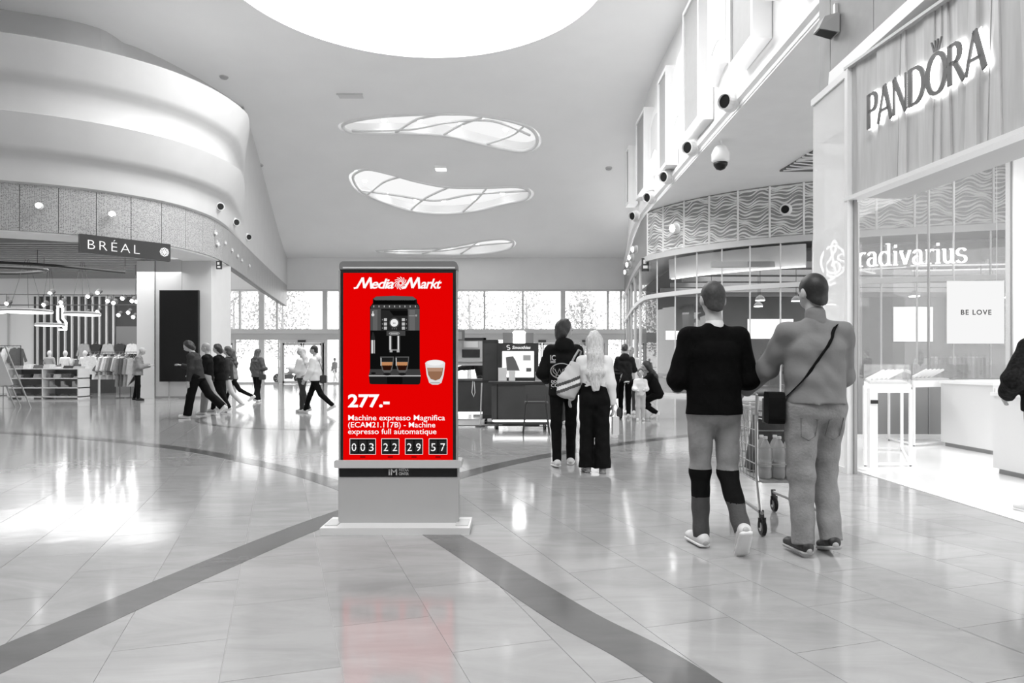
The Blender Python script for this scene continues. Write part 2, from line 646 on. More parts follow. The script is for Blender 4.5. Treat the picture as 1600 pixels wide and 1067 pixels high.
for gx in range(-31, 8, 1):
    for gy in [-13.6 + k * .8 for k in range(75)]:
        p = (gx + .013, gy + .017)
        if p[0] < 7.5 and not any(in_poly(p, h) for h in holes): vsx.append(Vector(p))
out = delaunay_2d_cdt(vsx, eds, [], 0, 1e-5)
V2, F2 = out[0], out[2]
cv = [(p.x, p.y, Zc_s(p.y)) for p in V2]
cf = []
for f in F2:
    c = (sum(V2[i].x for i in f) / len(f), sum(V2[i].y for i in f) / len(f))
    if any(in_poly(c, h) for h in holes): continue
    cf.append(tuple(reversed(f)))
me = bpy.data.meshes.new('ceiling'); me.from_pydata(cv, [], cf)
me.polygons.foreach_set('use_smooth', [True] * len(cf)); me.update()
ceiling = tag(link('ceiling', me, CEIL), 'smooth white plaster ceiling sloping down to the far windows', 'ceiling', kind='structure')
# rim and glowing disc of the oculus and of the added one
for k, oc_ in enumerate((ocul, ocul_fill)):
    N = len(oc_)
    rim = MB()
    rim.add([(p[0], p[1], 12.6) for p in oc_] + [(p[0], p[1], 13.1) for p in oc_], [(i, (i + 1) % N, N + (i + 1) % N, N + i) for i in range(N)])
    rim.build('oculus_rim', WHITE, ceiling, smooth=True)
    sky = MB(); sky.add([(p[0], p[1], 13.08) for p in oc_], [tuple(range(N - 1, -1, -1))])
    tag(sky.build('window_%d' % (1 + 5 * k), EM('skylight_glow', 1.0, OCULUS_STRENGTH)), ['huge round skylight in the ceiling glowing white', 'added unseen round skylight above the viewer, lighting the near floor'][k], 'skylight', kind='structure')

leaf_labels = ['leaf-shaped ceiling light nearest the round skylight, its fat end on the right',
               'leaf-shaped ceiling light in the middle of the three, fat end on the left',
               'flat-looking leaf-shaped ceiling light farthest back, just above the red advertising totem']
veins = [
    [[(528 + 22, 205), (640, 203), (700, 192), (770, 190), (828, 212)], [(618, 208), (650, 188), (690, 179)], [(690, 213), (720, 196), (760, 182)], [(760, 226), (800, 212), (820, 196)]],
    [[(560, 298), (620, 306), (680, 314), (740, 304), (828, 299)], [(575, 304), (600, 285), (625, 277)], [(640, 330), (665, 310), (700, 294)], [(722, 332), (745, 312), (760, 295)]],
    [[(600, 393), (680, 393), (740, 385), (800, 379)], [(660, 397), (690, 389)], [(720, 397), (745, 380)]],
]
FRAME_M = M('light_frame_metal', .8, .35)
DIFF = EM('soft_diffuser', 1.0, .95)
DIFF2 = M('cove_plaster', .9, .6)
for li, L in enumerate(leaves):
    cx = sum(p[0] for p in L) / len(L); cy = sum(p[1] for p in L) / len(L)
    root = empty('ceiling_light', (cx, cy, Zc_s(cy)))
    tag(root, leaf_labels[li], 'ceiling light')
    n = len(L)
    R = MB()
    H = .55
    R.add([(p[0] - cx, p[1] - cy, Zc_s(p[1]) - root.location.z - .0) for p in L] + [(p[0] - cx, p[1] - cy, Zc_s(p[1]) - root.location.z + H) for p in L],
          [(i, (i + 1) % n, n + (i + 1) % n, n + i) for i in range(n)])
    R.build('cove', DIFF2, root, smooth=True)
    T = MB()
    tri = tessellate_polygon([[Vector((p[0], p[1], 0)) for p in L]])
    T.add([(p[0] - cx, p[1] - cy, Zc_s(p[1]) - root.location.z + H * .9) for p in L], [tuple(t) for t in tri])
    T.build('diffuser', DIFF, root)
    O = MB()
    O.tube([(cx + (p[0] - cx) * .955 - cx, cy + (p[1] - cy) * .94 - cy, Zc_s(p[1]) - root.location.z + .02) for p in L], .085, 6, closed=True)
    O.build('outer_frame', FRAME_M, root, smooth=True)
    for vn in veins[li]:
        pts = [cpt(*q) for q in vn]
        pts = catmull([(p[0] - cx, p[1] - cy, Zc_s(p[1]) - root.location.z + .03) for p in pts], 6)
        MB().tube(pts, .06, 6).build('rib', FRAME_M, root, smooth=True)
    spots = [[(600, 199), (656, 199), (720, 205), (752, 195), (790, 213), (690, 180), (810, 192)], [(570, 292), (605, 312), (693, 322), (785, 311), (740, 318), (760, 299), (650, 322), (556, 275)], [(625, 392), (700, 391), (745, 390), (790, 380)]][li]
    for q in spots:
        p = cpt(*q)
        MB().lathe([(.02, -.02), (.1, -.02), (.13, .02), (.13, .06)], (p[0] - cx, p[1] - cy, Zc_s(p[1]) - root.location.z + .28), 14).build('lamp', LAMP, root)

# recessed square light and round sensors in the ceiling
for (px, py, nm, lab, cat, r) in [(689, 263, 'downlight', 'small bright oblong ceiling downlight between two leaf-shaped lights', 'downlight', .28)]:
    x, y = cpt(px, py)
    b = MB(); b.bx(-.3, .3, -.25, .25, -.06, .1)
    o = tag(empty(nm, (x, y, Zc_s(y))), lab, cat)
    b.build('housing', WHITE_METAL, o)
    MB().bx(-.25, .25, -.2, .2, -.07, -.055).build('diffuser', LAMP, o)
for (px, py, lab) in [(406, 258, 'round grey ceiling sensor left of the leaf-shaped lights'), (951, 263, 'round grey ceiling sensor right of the leaf-shaped lights'), (350, 120, 'round grey ceiling sensor high on the left, beside the tall bands')]:
    x, y = cpt(px, py)
    o = tag(empty('ceiling_sensor', (x, y, Zc_s(y))), lab, 'sensor', group='ceiling sensors')
    MB().lathe([(.05, -.1), (.13, -.07), (.16, 0), (.16, .08)], (0, 0, 0), 16).build('cap', M('sensor_grey', .42, .4), o, smooth=True)
    MB().lathe([(.17, -.02), (.19, .05)], (0, 0, 0), 16).build('ring', LIGHT_GREY, o)
x, y = cpt(548, 150)
o = tag(empty('ceiling_grille', (x, y, Zc_s(y))), 'pale flat access hatch in the ceiling above the leaf-shaped lights', 'hatch')
MB().bx(-.5, .5, -.2, .2, -.03, .02).build('panel', M('hatch_grey', .66, .5), o)
MB().bx(-.54, .54, -.24, -.2, -.035, .02).build('frame', LIGHT_GREY, o)

# ================================================================== LEFT SIDE: bands, fascia
LP = Path([(-27, 16.2), (-20, 18.0), (-14.5, 20.06), (-12.7, 20.95), (-11.55, 22.0), (-11.0, 22.9), (-10.72, 23.8), (-10.6, 25), (-10.75, 26.6), (-11.3, 29.6), (-12.3, 34.5), (-13.4, 40), (-14.6, 46.2)], 1)
s25, s31 = LP.s_at_y(25.2), LP.s_at_y(30.5)
def tp(d):
    if d < s25: return 1.0
    if d > s31: return .0
    t = (d - s25) / (s31 - s25)
    return (1 - t) ** 1.0
prof = [(0, 6.38), (.10, 6.42), (.16, 6.7), (.20, 7.0), (.26, 7.12), (.42, 7.2), (.52, 7.26), (.58, 7.36), (.74, 7.7), (.92, 8.1), (.94, 8.15), (.86, 8.18), (.5, 8.22), (.40, 8.3), (.40, 8.7), (.44, 9.0), (.52, 9.12), (.68, 9.2), (.80, 9.28), (.86, 9.38), (1.0, 9.7), (1.18, 10.1), (1.2, 10.15), (1.1, 10.2), (.0, 10.4), (-2.2, 10.6), (-3.0, 11.2), (-3.2, 13.0)]
sweep(LP, prof, 0, s31, 110, 'wall_left', M('band_plaster', .60, .6, noise=.02, scale=1.5), taper=tp, smooth=True)
wl = bpy.data.objects['wall_left']
tag(wl, 'white curved balcony bands bulging above the clothes shop', 'wall', kind='structure')
# edge-split look: keep crisp lips
for md_name in ('e',):
    md = wl.modifiers.new('crisp_lips', 'EDGE_SPLIT'); md.split_angle = math.radians(50)
sweep(LP, [(0, 6.38), (0, 12.6)], s31 - .3, LP.L, 30, 'upper_wall', M('band_plaster', .60), wl)
# fascia of perforated panels
tr = tag(sweep(LP, [(-.06, 5.05), (-.06, 6.38), (-.3, 6.38), (-.3, 5.05)], 0, LP.L, 90, 'trim_1', DARK, closed=True),
         'curved fascia of grey perforated panels above the clothes shop', 'fascia', kind='structure')
PERF = perforated('perforated_panel_metal')
PLAIN = M('satin_panel_metal', .33, .45, noise=.04, scale=3)
sp = .95
d = .3
k = 0
while d + sp < LP.L:
    s0, s1 = d + .008, d + sp - .008
    n = 5
    vs_, fs_, uvs = [], [], []
    for i in range(n + 1):
        q = s0 + (s1 - s0) * i / n
        for (o_, z) in ((-.05, 5.05), (0, 5.05), (0, 6.38), (-.05, 6.38)):
            vs_.append(LP.pt(q, o_, z)); uvs.append((q, z))
    for i in range(n):
        for j in range(4):
            a, b = i * 4 + j, i * 4 + (j + 1) % 4
            fs_.append((a, b, b + 4, a + 4)[::-1])
    fs_.append((0, 1, 2, 3)); fs_.append((n * 4 + 3, n * 4 + 2, n * 4 + 1, n * 4))
    me = bpy.data.meshes.new('panel'); me.from_pydata(vs_, [], fs_)
    ul = me.uv_layers.new(name='UVMap')
    for lp in me.loops: ul.data[lp.index].uv = uvs[lp.vertex_index]
    bm = bmesh.new(); bm.from_mesh(me); bmesh.ops.recalc_face_normals(bm, faces=bm.faces); bm.to_mesh(me); bm.free()
    p, t, nn = LP.at(d)
    link('panel', me, PERF if p.y < 26 else PLAIN, tr)
    d += sp; k += 1
# white lit soffit lip under the fascia
sweep(LP, [(-.05, 5.05), (-.05, 5.0), (-1.3, 5.0), (-1.3, 5.06)], 0, LP.s_at_y(27), 60, 'soffit', WHITE, tr, closed=True)
# small ornaments on the far fascia: round birds and lamp clips
for (y, z, r) in [(25.3, 5.9, .12), (25.5, 5.55, .15), (26.5, 5.75, .1), (27.6, 5.65, .1), (28.7, 5.6, .1), (29.6, 5.55, .1), (31.5, 5.6, .1)]:
    s_ = LP.s_at_y(y)
    q = LP.pt(s_, .06, z)
    p, t, nn = LP.at(s_)
    m = frame_matrix(q, (-t.x, -t.y, 0), (0, 0, 1))
    b = MB()
    b.prism([(-r, 0), (-r * .2, -r * .5), (r * .9, -r * .1), (r * .3, r * .2), (r * .5, r), (-.1 * r, r * .35), (-r * .7, r * .6)], -.02, .03, m)
    b.build('ornament', M('ornament_white', .75, .4), tr)
# exit sign on the fascia
s_ = LP.s_at_y(25.9); p, t, nn = LP.at(s_)
eo = tag(empty('exit_sign', LP.pt(s_, -.02, 4.86)), 'small dark exit pictogram sign hanging under the far left fascia', 'sign')
MB().box((0, 0, 0), (.2, .05, .3)).build('panel', DARK, eo)
MB().tube([(0, 0, .14), (0, 0, .21)], .012, 6).build('hanger', DARK, eo)
MB().box((-.02, -.03, .06), (.08, .01, .1)).box((0, -.03, -.07), (.11, .01, .07)).build('pictogram', M('sign_white', .8, .5), eo)

# adjustable spotlights on the bands and the left wall
def wall_spot(name, pos, nrm, r, lab, group, lit=False):
    o = tag(empty(name, pos), lab, 'spotlight', group=group)
    n = Vector(nrm).normalized()
    m = frame_matrix((0, 0, 0), Vector((0, 0, 1)).cross(n) if abs(n.z) < .9 else (1, 0, 0), n.cross(Vector((0, 0, 1)).cross(n))).to_3x3() if False else Vector((0, 0, 1)).rotation_difference(n).to_matrix()
    MB().lathe([(r * .5, -.02), (r * 1.25, 0), (r * 1.25, r * .25), (r, r * .4), (r, r * 1.5), (r * .86, r * 1.55), (r * .8, r * 1.2)], (0, 0, 0), 18, m).build('housing', WHITE_METAL, o, smooth=False)
    e = n * (r * 1.26)
    MB().lathe([(r * .78, 0), (r * .5, .004)], tuple(e), 18, m).build('lens', LAMP if lit else BLACK, o)
    return o
for (y, z, w) in [(25.3, 6.85, 'first'), (27.8, 6.8, 'second'), (31.0, 6.8, 'last')]:
    s_ = LP.s_at_y(y); p, t, nn = LP.at(s_)
    wall_spot('wall_spotlight', LP.pt(s_, .14 * tp(s_) + .02, z), (nn.x * .6 + t.x * .0, nn.y * .6 - .7, -.1), .14, f'small white spotlight on the lowest white band left, {w} of three from the camera', 'spotlights on the left band')
# lit spotlights in front of the perforated panels
for (px, py, lit, lab) in [(65, 323, True, 'glaring round spotlight on the perforated fascia at far left'), (178, 336, False, 'round spotlight with white ring on the perforated fascia above the black shop sign')]:
    Y = 20.4 if px < 100 else 21.4
    pos = ((px - 800) / FPX * Y, Y - .1, CAM_H + (HORIZON - py) / FPX * Y)
    o = wall_spot('fascia_spotlight', pos, (.35, -.93, -.1), .085, lab, 'spotlights on the perforated fascia', True)

# the rest of the hall behind the viewer
MB().bx(-30.3, -30, -14, 17, 0, 12.7).build('wall_hall_left', M('hall_wall', .6, .6))
tag(bpy.data.objects['wall_hall_left'], 'plain far left hall wall outside the picture', 'wall', kind='structure')
MB().bx(-30.3, 4.2, -14.3, -14, 0, 12.7).build('wall_front', M('hall_wall', .6, .6))
tag(bpy.data.objects['wall_front'], 'plain hall wall behind the viewer', 'wall', kind='structure')
MB().bx(3.9, 4.2, -14, 2.6, 0, 12.7).build('wall_hall_right', M('hall_wall', .6, .6))
tag(bpy.data.objects['wall_hall_right'], 'plain right hall wall beside the viewer', 'wall', kind='structure')

# ================================================================== BACK WALL: lintel, glazing, doors
YB = 46.0
PXM = FPX / YB
def bx_(px): return (px - 800) / PXM
def bz_(py): return CAM_H + (HORIZON - py) / PXM
lw = MB(); lw.bx(-24, 8.2, YB, YB + .5, 6.02, 8.6)
wb = tag(lw.build('wall_back', M('lintel_grey', .72, .6, noise=.02, scale=1)), 'plain grey lintel wall above the far windows', 'wall', kind='structure')
MB().bx(-24, 8.2, YB - .12, YB, 6.0, 6.12).build('lower_edge', LIGHT_GREY, wb)
FR = M('aluminium_frame', .52, .4)
mull = [-21.5, -19.5, -17.6, -16.2, -15.2, -12.1, -9.9, -7.3, -4.6, -1.78, .7, 3.3, 6.2, 7.05]
thick = {-16.2: .34, -12.1: .30, 3.3: .30, -7.3: .30}
wn = empty('window_2', (0, YB, 0)); tag(wn, 'tall far window wall with trees showing white outside', 'window', kind='structure')
for x in mull:
    w = thick.get(x, .12)
    MB().bx(x - w / 2, x + w / 2, -.1, .1, 3.3 if x not in thick else 0, 6.02).build('mullion', FR, wn)
MB().bx(-24, 7.6, -.18, .12, 3.25, 3.55).build('transom', FR, wn)
MB().bx(-24, 7.6, -.14, .1, 2.86, 3.25).build('transom_panel', M('transom_panel_grey', .45, .4), wn)
for a, b in zip([-23.5] + mull, mull):
    MB().bx(a + .06, b - .06, -.01, .01, 3.56, 6.0).build('pane', GL, wn)
# lower glazing: doors and fixed panes
lower = [(-21.5, -17.9, 'd'), (-17.9, -16.3, 'p'), (-16.1, -15.1, 'p'), (-15.0, -12.15, 'd'), (-12.0, -9.9, 'p'), (-9.9, -7.4, 'p'), (-7.2, -4.6, 'd'), (-4.6, -1.8, 'p'), (-1.75, .7, 'p'), (.7, 3.2, 'd'), (3.4, 6.15, 'd'), (6.2, 7.1, 'p')]
dn = 1
dl = ['leftmost glass entrance door beside the black screen pillar', 'glass entrance door with a parked motorcycle behind it', 'glass entrance door hidden behind the red advertising totem', 'glass entrance door behind the smoothie kiosk', 'glass entrance door behind the long-haired couple']
for (a, b, kd) in lower:
    if kd == 'p':
        MB().bx(a + .03, b - .03, -.01, .01, .1, 2.84).build('lower_pane', GL, wn)
        MB().bx(a, b, -.06, .06, 0, .12).build('sill', FR, wn)
        MB().bx(a - .04, a + .04, -.06, .06, 0, 2.86).build('jamb', FR, wn)
        MB().bx(b - .04, b + .04, -.06, .06, 0, 2.86).build('jamb', FR, wn)
    else:
        dr = tag(empty('door_%d' % dn, ((a + b) / 2, YB, 0)), dl[dn - 1], 'door', kind='structure'); dn += 1
        w = b - a
        MB().bx(-w / 2, w / 2, -.12, .12, 2.66, 2.86).bx(-w / 2, -w / 2 + .16, -.1, .1, 0, 2.66).bx(w / 2 - .16, w / 2, -.1, .1, 0, 2.66).build('door_frame', FR, dr)
        for e in (-1, 1):
            x0, x1 = sorted((e * .02, e * (w / 2 - .17)))
            lf = MB().bx(x0, x0 + .09, -.05, .05, .02, 2.65).bx(x1 - .09, x1, -.05, .05, .02, 2.65).bx(x0, x1, -.05, .05, .02, .2).bx(x0, x1, -.05, .05, 2.52, 2.65).bx(x0, x1, -.04, .04, 1.25, 1.3).build('door_leaf', FR, dr)
            MB().bx(x0 + .09, x1 - .09, -.008, .008, .2, 2.52).build('pane', GL, lf)
        MB().bx(-.25, .25, -.2, -.12, 2.7, 2.84).build('sensor', DARK, dr)
# ================================================================== RIGHT SIDE: upper wall with box windows
BP = Path([(5.6, 4), (5.6, 14), (5.6, 24), (5.6, 30), (5.95, 35), (6.7, 41), (7.3, 46.2)], -1)
wr = tag(sweep(BP, [(0, 7.5), (.0, 7.62), (.1, 7.7), (.1, 7.85), (-.02, 7.95), (0, 12.7)], 0, BP.L, 70, 'wall_right', WHITE),
         'high white right wall with projecting framed box windows', 'wall', kind='structure')
GREYP = M('window_infill_grey', .34, .5, noise=.03, scale=4)
NICHE = M('niche_white', .86, .5)
boxes = [(32.4, 31.6, 8.4, 11.0), (29.8, 27.9, 8.1, 11.35), (25.3, 23.9, 7.95, 11.3), (21.6, 19.75, 8.05, 11.9), (17.0, 15.3, 8.25, 11.9), (13.6, 12.2, 8.2, 11.9)]
for (y1, y0, z0, z1) in boxes:
    x = 5.6
    pr = .42
    fr = MB()
    t = .13
    fr.bx(x - pr, x, y0, y0 + t, z0, z1).bx(x - pr, x, y1 - t, y1, z0, z1).bx(x - pr, x, y0 + t, y1 - t, z0, z0 + t).bx(x - pr, x, y0 + t, y1 - t, z1 - t, z1)
    f = fr.build('box_window_frame', WHITE, wr)
    MB().bx(x - pr + .05, x - .02, y0 + t, y1 - t, z0 + t, z1 - t).build('infill', GREYP, f)
# raised wave-edged relief fields between the box windows
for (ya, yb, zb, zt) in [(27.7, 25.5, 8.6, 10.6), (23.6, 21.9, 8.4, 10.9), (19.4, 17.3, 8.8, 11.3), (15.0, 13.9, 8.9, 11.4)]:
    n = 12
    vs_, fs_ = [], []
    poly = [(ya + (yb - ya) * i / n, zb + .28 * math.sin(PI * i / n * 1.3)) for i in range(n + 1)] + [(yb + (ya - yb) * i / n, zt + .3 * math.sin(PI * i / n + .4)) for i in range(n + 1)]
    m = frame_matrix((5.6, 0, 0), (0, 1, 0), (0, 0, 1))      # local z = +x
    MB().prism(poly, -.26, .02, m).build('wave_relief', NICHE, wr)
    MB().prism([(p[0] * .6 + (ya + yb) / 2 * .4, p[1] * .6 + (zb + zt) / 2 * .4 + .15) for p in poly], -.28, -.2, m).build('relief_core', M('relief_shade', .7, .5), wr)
for (yy, zz, w) in [(17.6, 7.72, 'nearest'), (21.3, 7.72, 'second nearest'), (24.6, 7.72, 'third nearest'), (27.6, 7.72, 'fourth nearest'), (31.0, 7.72, 'farthest')]:
    wall_spot('ledge_spotlight', (5.42, yy, zz), (-.75, -.62, -.15), .2, f'white spotlight on the ledge of the high right wall, {w} of five', 'spotlights on the right ledge')

# lower soffit between the high wall and the corner shop
def FPn():
    return [(7.3, 46.2), (6.75, 41), (6.15, 36), (5.75, 32), (5.62, 30), (5.7, 29.2), (6.1, 28.3), (7.0, 27.0), (8.5, 25.6), (10.6, 24.4), (14, 23.1), (20, 21.6), (29, 20.4)]
FP = Path(FPn(), 1)      # the shopfront line of the corner shop
# outward (towards the hall)
p_, t_, n_ = FP.at(FP.s_at_y(25.6))
if n_.y > 0: FP.side *= -1
sof = [(5.6, 4)] + [(5.6, y) for y in range(6, 30, 2)]
fp_pts = [(FP.at(FP.L * k / 60)[0].x, FP.at(FP.L * k / 60)[0].y) for k in range(60, -1, -1)]
fp_pts = [p for p in fp_pts if p[1] <= 31 or p[0] > 6.0]
poly = [(5.58, 4)] + [(30, 4)] + [p for p in fp_pts if p[1] < 30.5] + [(5.58, 30.2)]
S = MB(); S.prism(poly, 7.55, 7.7)
so = tag(S.build('soffit_ceiling', WHITE), 'flat white lower ceiling in front of the corner shop', 'ceiling', kind='structure')
# triangular recess with a wave grille in the soffit
tri = [(8.7, 23.1), (8.9, 20.7), (10.4, 20.5), (10.6, 23.1)]
MB().prism(tri, 7.5, 7.56).build('grille_panel', M('grille_dark', .12, .5), so)
g = MB()
for k in range(9):
    a = .1 + .8 * k / 8
    pts = [(8.75 + 1.75 * u + .0, 20.9 + 2.1 * a + .12 * math.sin(6 * u + k), 7.49) for u in [j / 10 for j in range(11)]]
    g.tube(pts, .028, 4)
tag(g.build('wave_slats', M('wave_white', .74, .5), so), kind='stuff')

# dome camera on the soffit
dc = tag(empty('dome_camera', (5.9, 20.1, 6.78)), 'white dome security camera hanging on a pole from the lower ceiling', 'camera')
MB().tube([(0, 0, .62), (0, 0, .8)], .035, 8).build('pole', WHITE_METAL, dc)
MB().lathe([(.2, .15), (.25, .22), (.25, .42), (.16, .6), (.04, .68)], (0, 0, 0), 20).build('housing', WHITE_METAL, dc, smooth=True)
MB().lathe([(.02, -.06), (.12, -.02), (.19, .08), (.2, .16)], (0, 0, 0), 20).build('dome', BLACK, dc, smooth=True)

# ================================================================== CORNER SHOP: wave panels, sign, glass front
s_corner = FP.s_at_y(29.4)
tr2 = tag(sweep(FP, [(0, 5.7), (0, 7.56), (-.3, 7.56), (-.3, 5.7)], 0, FP.L, 120, 'trim_2', M('fascia_grey', .30, .5), closed=True),
          'curved fascia of wave-patterned panels above the corner shop', 'fascia', kind='structure')
WV = M('wave_white', .74, .5)
WB = M('wave_backing', .26, .5, noise=.05, scale=6)
def wave_panel(s0, s1, parent):
    n = 4
    pan = sweep(FP, [(.0, 5.74), (.035, 5.74), (.035, 7.52), (.0, 7.52)], s0 + .012, s1 - .012, n, 'wave_panel', WB, parent, closed=True)
    vs_, fs_ = [], []
    J = 17
    K = 14
    for j in range(J + 1):
        z0 = 5.68 + j * (1.9 / J)
        base = len(vs_)
        for i in range(K + 1):
            q = s0 + .03 + (s1 - s0 - .06) * i / K
            ph = q * 5.1 + z0 * 1.9
            z = z0 + .075 * math.sin(ph) + .045 * math.sin(q * 9.7 - z0 * 4.3) + .03 * math.sin(q * 2.2 + j)
            w = .027 + .011 * math.sin(q * 6.3 + j * 1.7)
            z = min(max(z, 5.78), 7.48)
            vs_.append(FP.pt(q, .036, z - w)); vs_.append(FP.pt(q, .06, z)); vs_.append(FP.pt(q, .036, z + w))
        for i in range(K):
            a = base + i * 3
            for e in (0, 1):
                fs_.append((a + e, a + e + 1, a + e + 4, a + e + 3))
    me = bpy.data.meshes.new('wave_ribs'); me.from_pydata(vs_, [], fs_)
    bm = bmesh.new(); bm.from_mesh(me); bmesh.ops.recalc_face_normals(bm, faces=bm.faces); bm.to_mesh(me); bm.free()
    tag(link('wave_ribs', me, WV, pan), kind='stuff')
    b = MB()
    for q in (s0,):
        b.bar(FP.pt(q, .04, 5.72), FP.pt(q, .04, 7.54), .075, .06)
    b.build('panel_frame', WV, pan)
d = s_corner + .0
while d + 1.12 < FP.L - 1:
    wave_panel(d, d + 1.12, tr2)
    d += 1.12
sweep(FP, [(.0, 5.5), (.12, 5.5), (.12, 5.72), (0, 5.72)], 0, FP.L, 120, 'lower_rail', LIGHT_GREY, tr2, closed=True)
for (q, z, lit, w) in [(s_corner + 1.9, 6.55, True, 'lit'), (s_corner + 6.15, 6.65, False, 'unlit')]:
    p, t, nn = FP.at(q)
    wall_spot('panel_spotlight', FP.pt(q, .06, z), (nn.x, nn.y, -.15), .17, f'white round spotlight on the wave panels of the corner shop, the {w} one', 'spotlights on the wave panels', lit)
for k, y in enumerate((33, 35.5, 38, 41)):
    s_ = FP.s_at_y(y); p, t, nn = FP.at(s_)
    wall_spot('far_spotlight', FP.pt(s_, .05, 6.6), (nn.x, nn.y - .5, -.1), .15, f'small white spotlight along the far right fascia, {["first", "second", "third", "fourth"][k]} from the wave panels', 'spotlights on the far right fascia', True)
eo = tag(empty('exit_sign', (5.55, 29.6, 5.3)), 'small dark exit pictogram sign below the wave panels', 'sign')
MB().box((0, 0, .1), (.3, .05, .55)).build('panel', DARK, eo)
MB().tube([(0, 0, .37), (.08, 0, .45)], .012, 6).build('hanger', DARK, eo)
MB().box((-.02, -.03, .22), (.12, .01, .16)).box((0, -.03, .0), (.18, .01, .12)).build('pictogram', M('sign_white', .8, .5), eo)

# glass shopfront along the curve
wf = tag(empty('window_3', (0, 0, 0)), 'curved glass shopfront of the corner shop', 'window', kind='structure')
SFR = M('shopfront_frame', .62, .35)
sweep(FP, [(-.05, 3.93), (.1, 3.93), (.1, 4.1), (-.05, 4.1)], 0, FP.L, 120, 'transom_rail', SFR, wf, closed=True)
sweep(FP, [(-.06, 0), (.06, 0), (.06, .12), (-.06, .12)], 0, FP.L, 120, 'base_rail', SFR, wf, closed=True)
d = .2
first_big = True
while d < FP.L - 1.2:
    step = 2.9 if d < s_corner - 2.0 else 1.05
    w = .12 if d < s_corner else .045
    e = min(d + step, FP.L)
    MB().bar(FP.pt(d, .0, .1), FP.pt(d, .0, 5.5), w, w).build('mullion', SFR, wf)
    for (z0, z1, nm) in ((.12, 3.93, 'pane'), (4.1, 5.5, 'upper_pane')):
        n = 3
        sweep(FP, [(-.006, z0), (.006, z0), (.006, z1), (-.006, z1)], d + .02, e - .02, n, nm, GLR, wf, closed=True)
    d = e
# bulkhead behind the upper glass and shop interior
IW = M('interior_white', .85, .6)
s_b = s_corner + .8
s_e = s_b
while 800 + FPX * FP.at(s_e)[0].x / FP.at(s_e)[0].y < 1256: s_e += .05
bk = tag(sweep(FP, [(-.55, 4.72), (-.5, 5.5), (-.7, 5.5), (-.75, 4.72)], s_b, s_e, 40, 'trim_3', IW, closed=True), 'white bulkhead behind the upper glass of the corner shop', 'bulkhead', kind='structure')
sweep(FP, [(-.48, 4.66), (-.42, 4.66), (-.42, 4.71), (-.48, 4.71)], s_b + .3, s_e, 40, 'led_line', EM('led_line_white', 1, 3.0), bk, closed=True)
ic = MB(); ic.prism([FP.pt(s_b + (FP.L - s_b) * k / 30, -.85, 0)[:2] for k in range(31)] + [(29, 40), (7.2, 40)], 5.3, 5.4)
cd = tag(ic.build('shop_ceiling', M('interior_dark', .07, .6)), 'dark open ceiling of the corner shop interior', 'ceiling', kind='structure')
MB().prism([FP.pt(s_b - 1 + (FP.L - s_b + 1) * k / 30, -.1, 0)[:2] for k in range(31)] + [(29, 40), (7.0, 40)], 5.72, 5.8).build('roof_slab', M('interior_white', .85, .6), cd)
for k in range(6):
    MB().bx(7.2, 32, 25.6 + k * 2.2, 25.75 + k * 2.2, 4.75, 4.95).build('duct', M('duct_grey', .35, .4), cd)
ib = MB(); ib.bx(7.0, 32, 39.5, 39.8, 0, 5.4)
tag(ib.build('wall_shop_rear', M('interior_wall_grey', .22, .6, noise=.15, scale=.6)), 'grey rear wall of the corner shop', 'wall', kind='structure')
for k, (x, y) in enumerate(sorted([(8.0, 28.5), (9.5, 27.2), (11.0, 27.5), (12.5, 26.4), (10.4, 30), (14.5, 25.6), (16.5, 25), (18.2, 26), (13.0, 29)], key=lambda p: p[0] / p[1])):
    o = tag(empty('pendant_lamp', (x, y, 3.7)), f'lit pendant lamp inside the corner shop, {ORD[k]} from its rounded left corner', 'lamp', group='pendant lamps in the corner shop')
    MB().tube([(0, 0, .1), (0, 0, 1.6)], .012, 5).build('cable', DARK, o)
    MB().lathe([(.2, 0), (.16, .1), (.04, .2)], (0, 0, 0), 12).build('shade', MID_GREY, o)
    MB().lathe([(.01, -.02), (.17, -.02), (.17, .01)], (0, 0, 0), 12).build('bulb', LAMP, o)
for k, (x, y, z, w, h, lab) in enumerate([(7.9, 33, 2.6, 1.6, .5, 'oblong glowing light box inside the corner shop by its rounded end'), (12.0, 33, 2.9, 2.2, 1.0, 'square glowing screen deep inside the corner shop'), (14.6, 33, 2.5, 1.6, 1.2, 'tall glowing window deep inside the corner shop'), (17.5, 31, 3.0, 1.8, 1.6, 'large glowing screen inside the corner shop seen through the jeweller glass')]):
    o = tag(empty('light_box', (x, y, z)), lab, 'light box')
    MB().box((0, .03, 0), (w, .06, h)).build('frame', DARK, o)
    MB().box((0, -.01, 0), (w - .08, .03, h - .08)).build('screen', EM('shop_screen_glow', 1, 1.6), o)
# track lights zig-zag inside the corner shop
for k, (x0, y0, x1, y1) in enumerate([(11.6, 26.2, 12.8, 26.9), (12.9, 26.3, 14.2, 25.6), (12.9, 26.4, 14, 27.4), (14.2, 25.3, 18.2, 24.8), (15.0, 26.6, 21, 25.6)]):
    o = tag(empty('track_light', (x0, y0, 4.65)), ['short white track light rail at the rounded end of the corner shop', 'upward slanting white track rail above the corner shop sign', 'downward slanting white track rail above the corner shop sign', 'long white track rail crossing the corner shop sign', 'longest white track rail behind the jeweller glass'][k], 'track light')
    b = MB(); b.bar((0, 0, .1), (x1 - x0, y1 - y0, .1), .07, .05); b.build('rail', EM('rail_glow', 1, 1.2), o)
    for j in range(4):
        u = (j + .5) / 4
        MB().lathe([(.03, .12), (.05, .16), (.05, .28)], ((x1 - x0) * u, (y1 - y0) * u, 0), 8).build('lamp_head', WHITE_METAL, o)

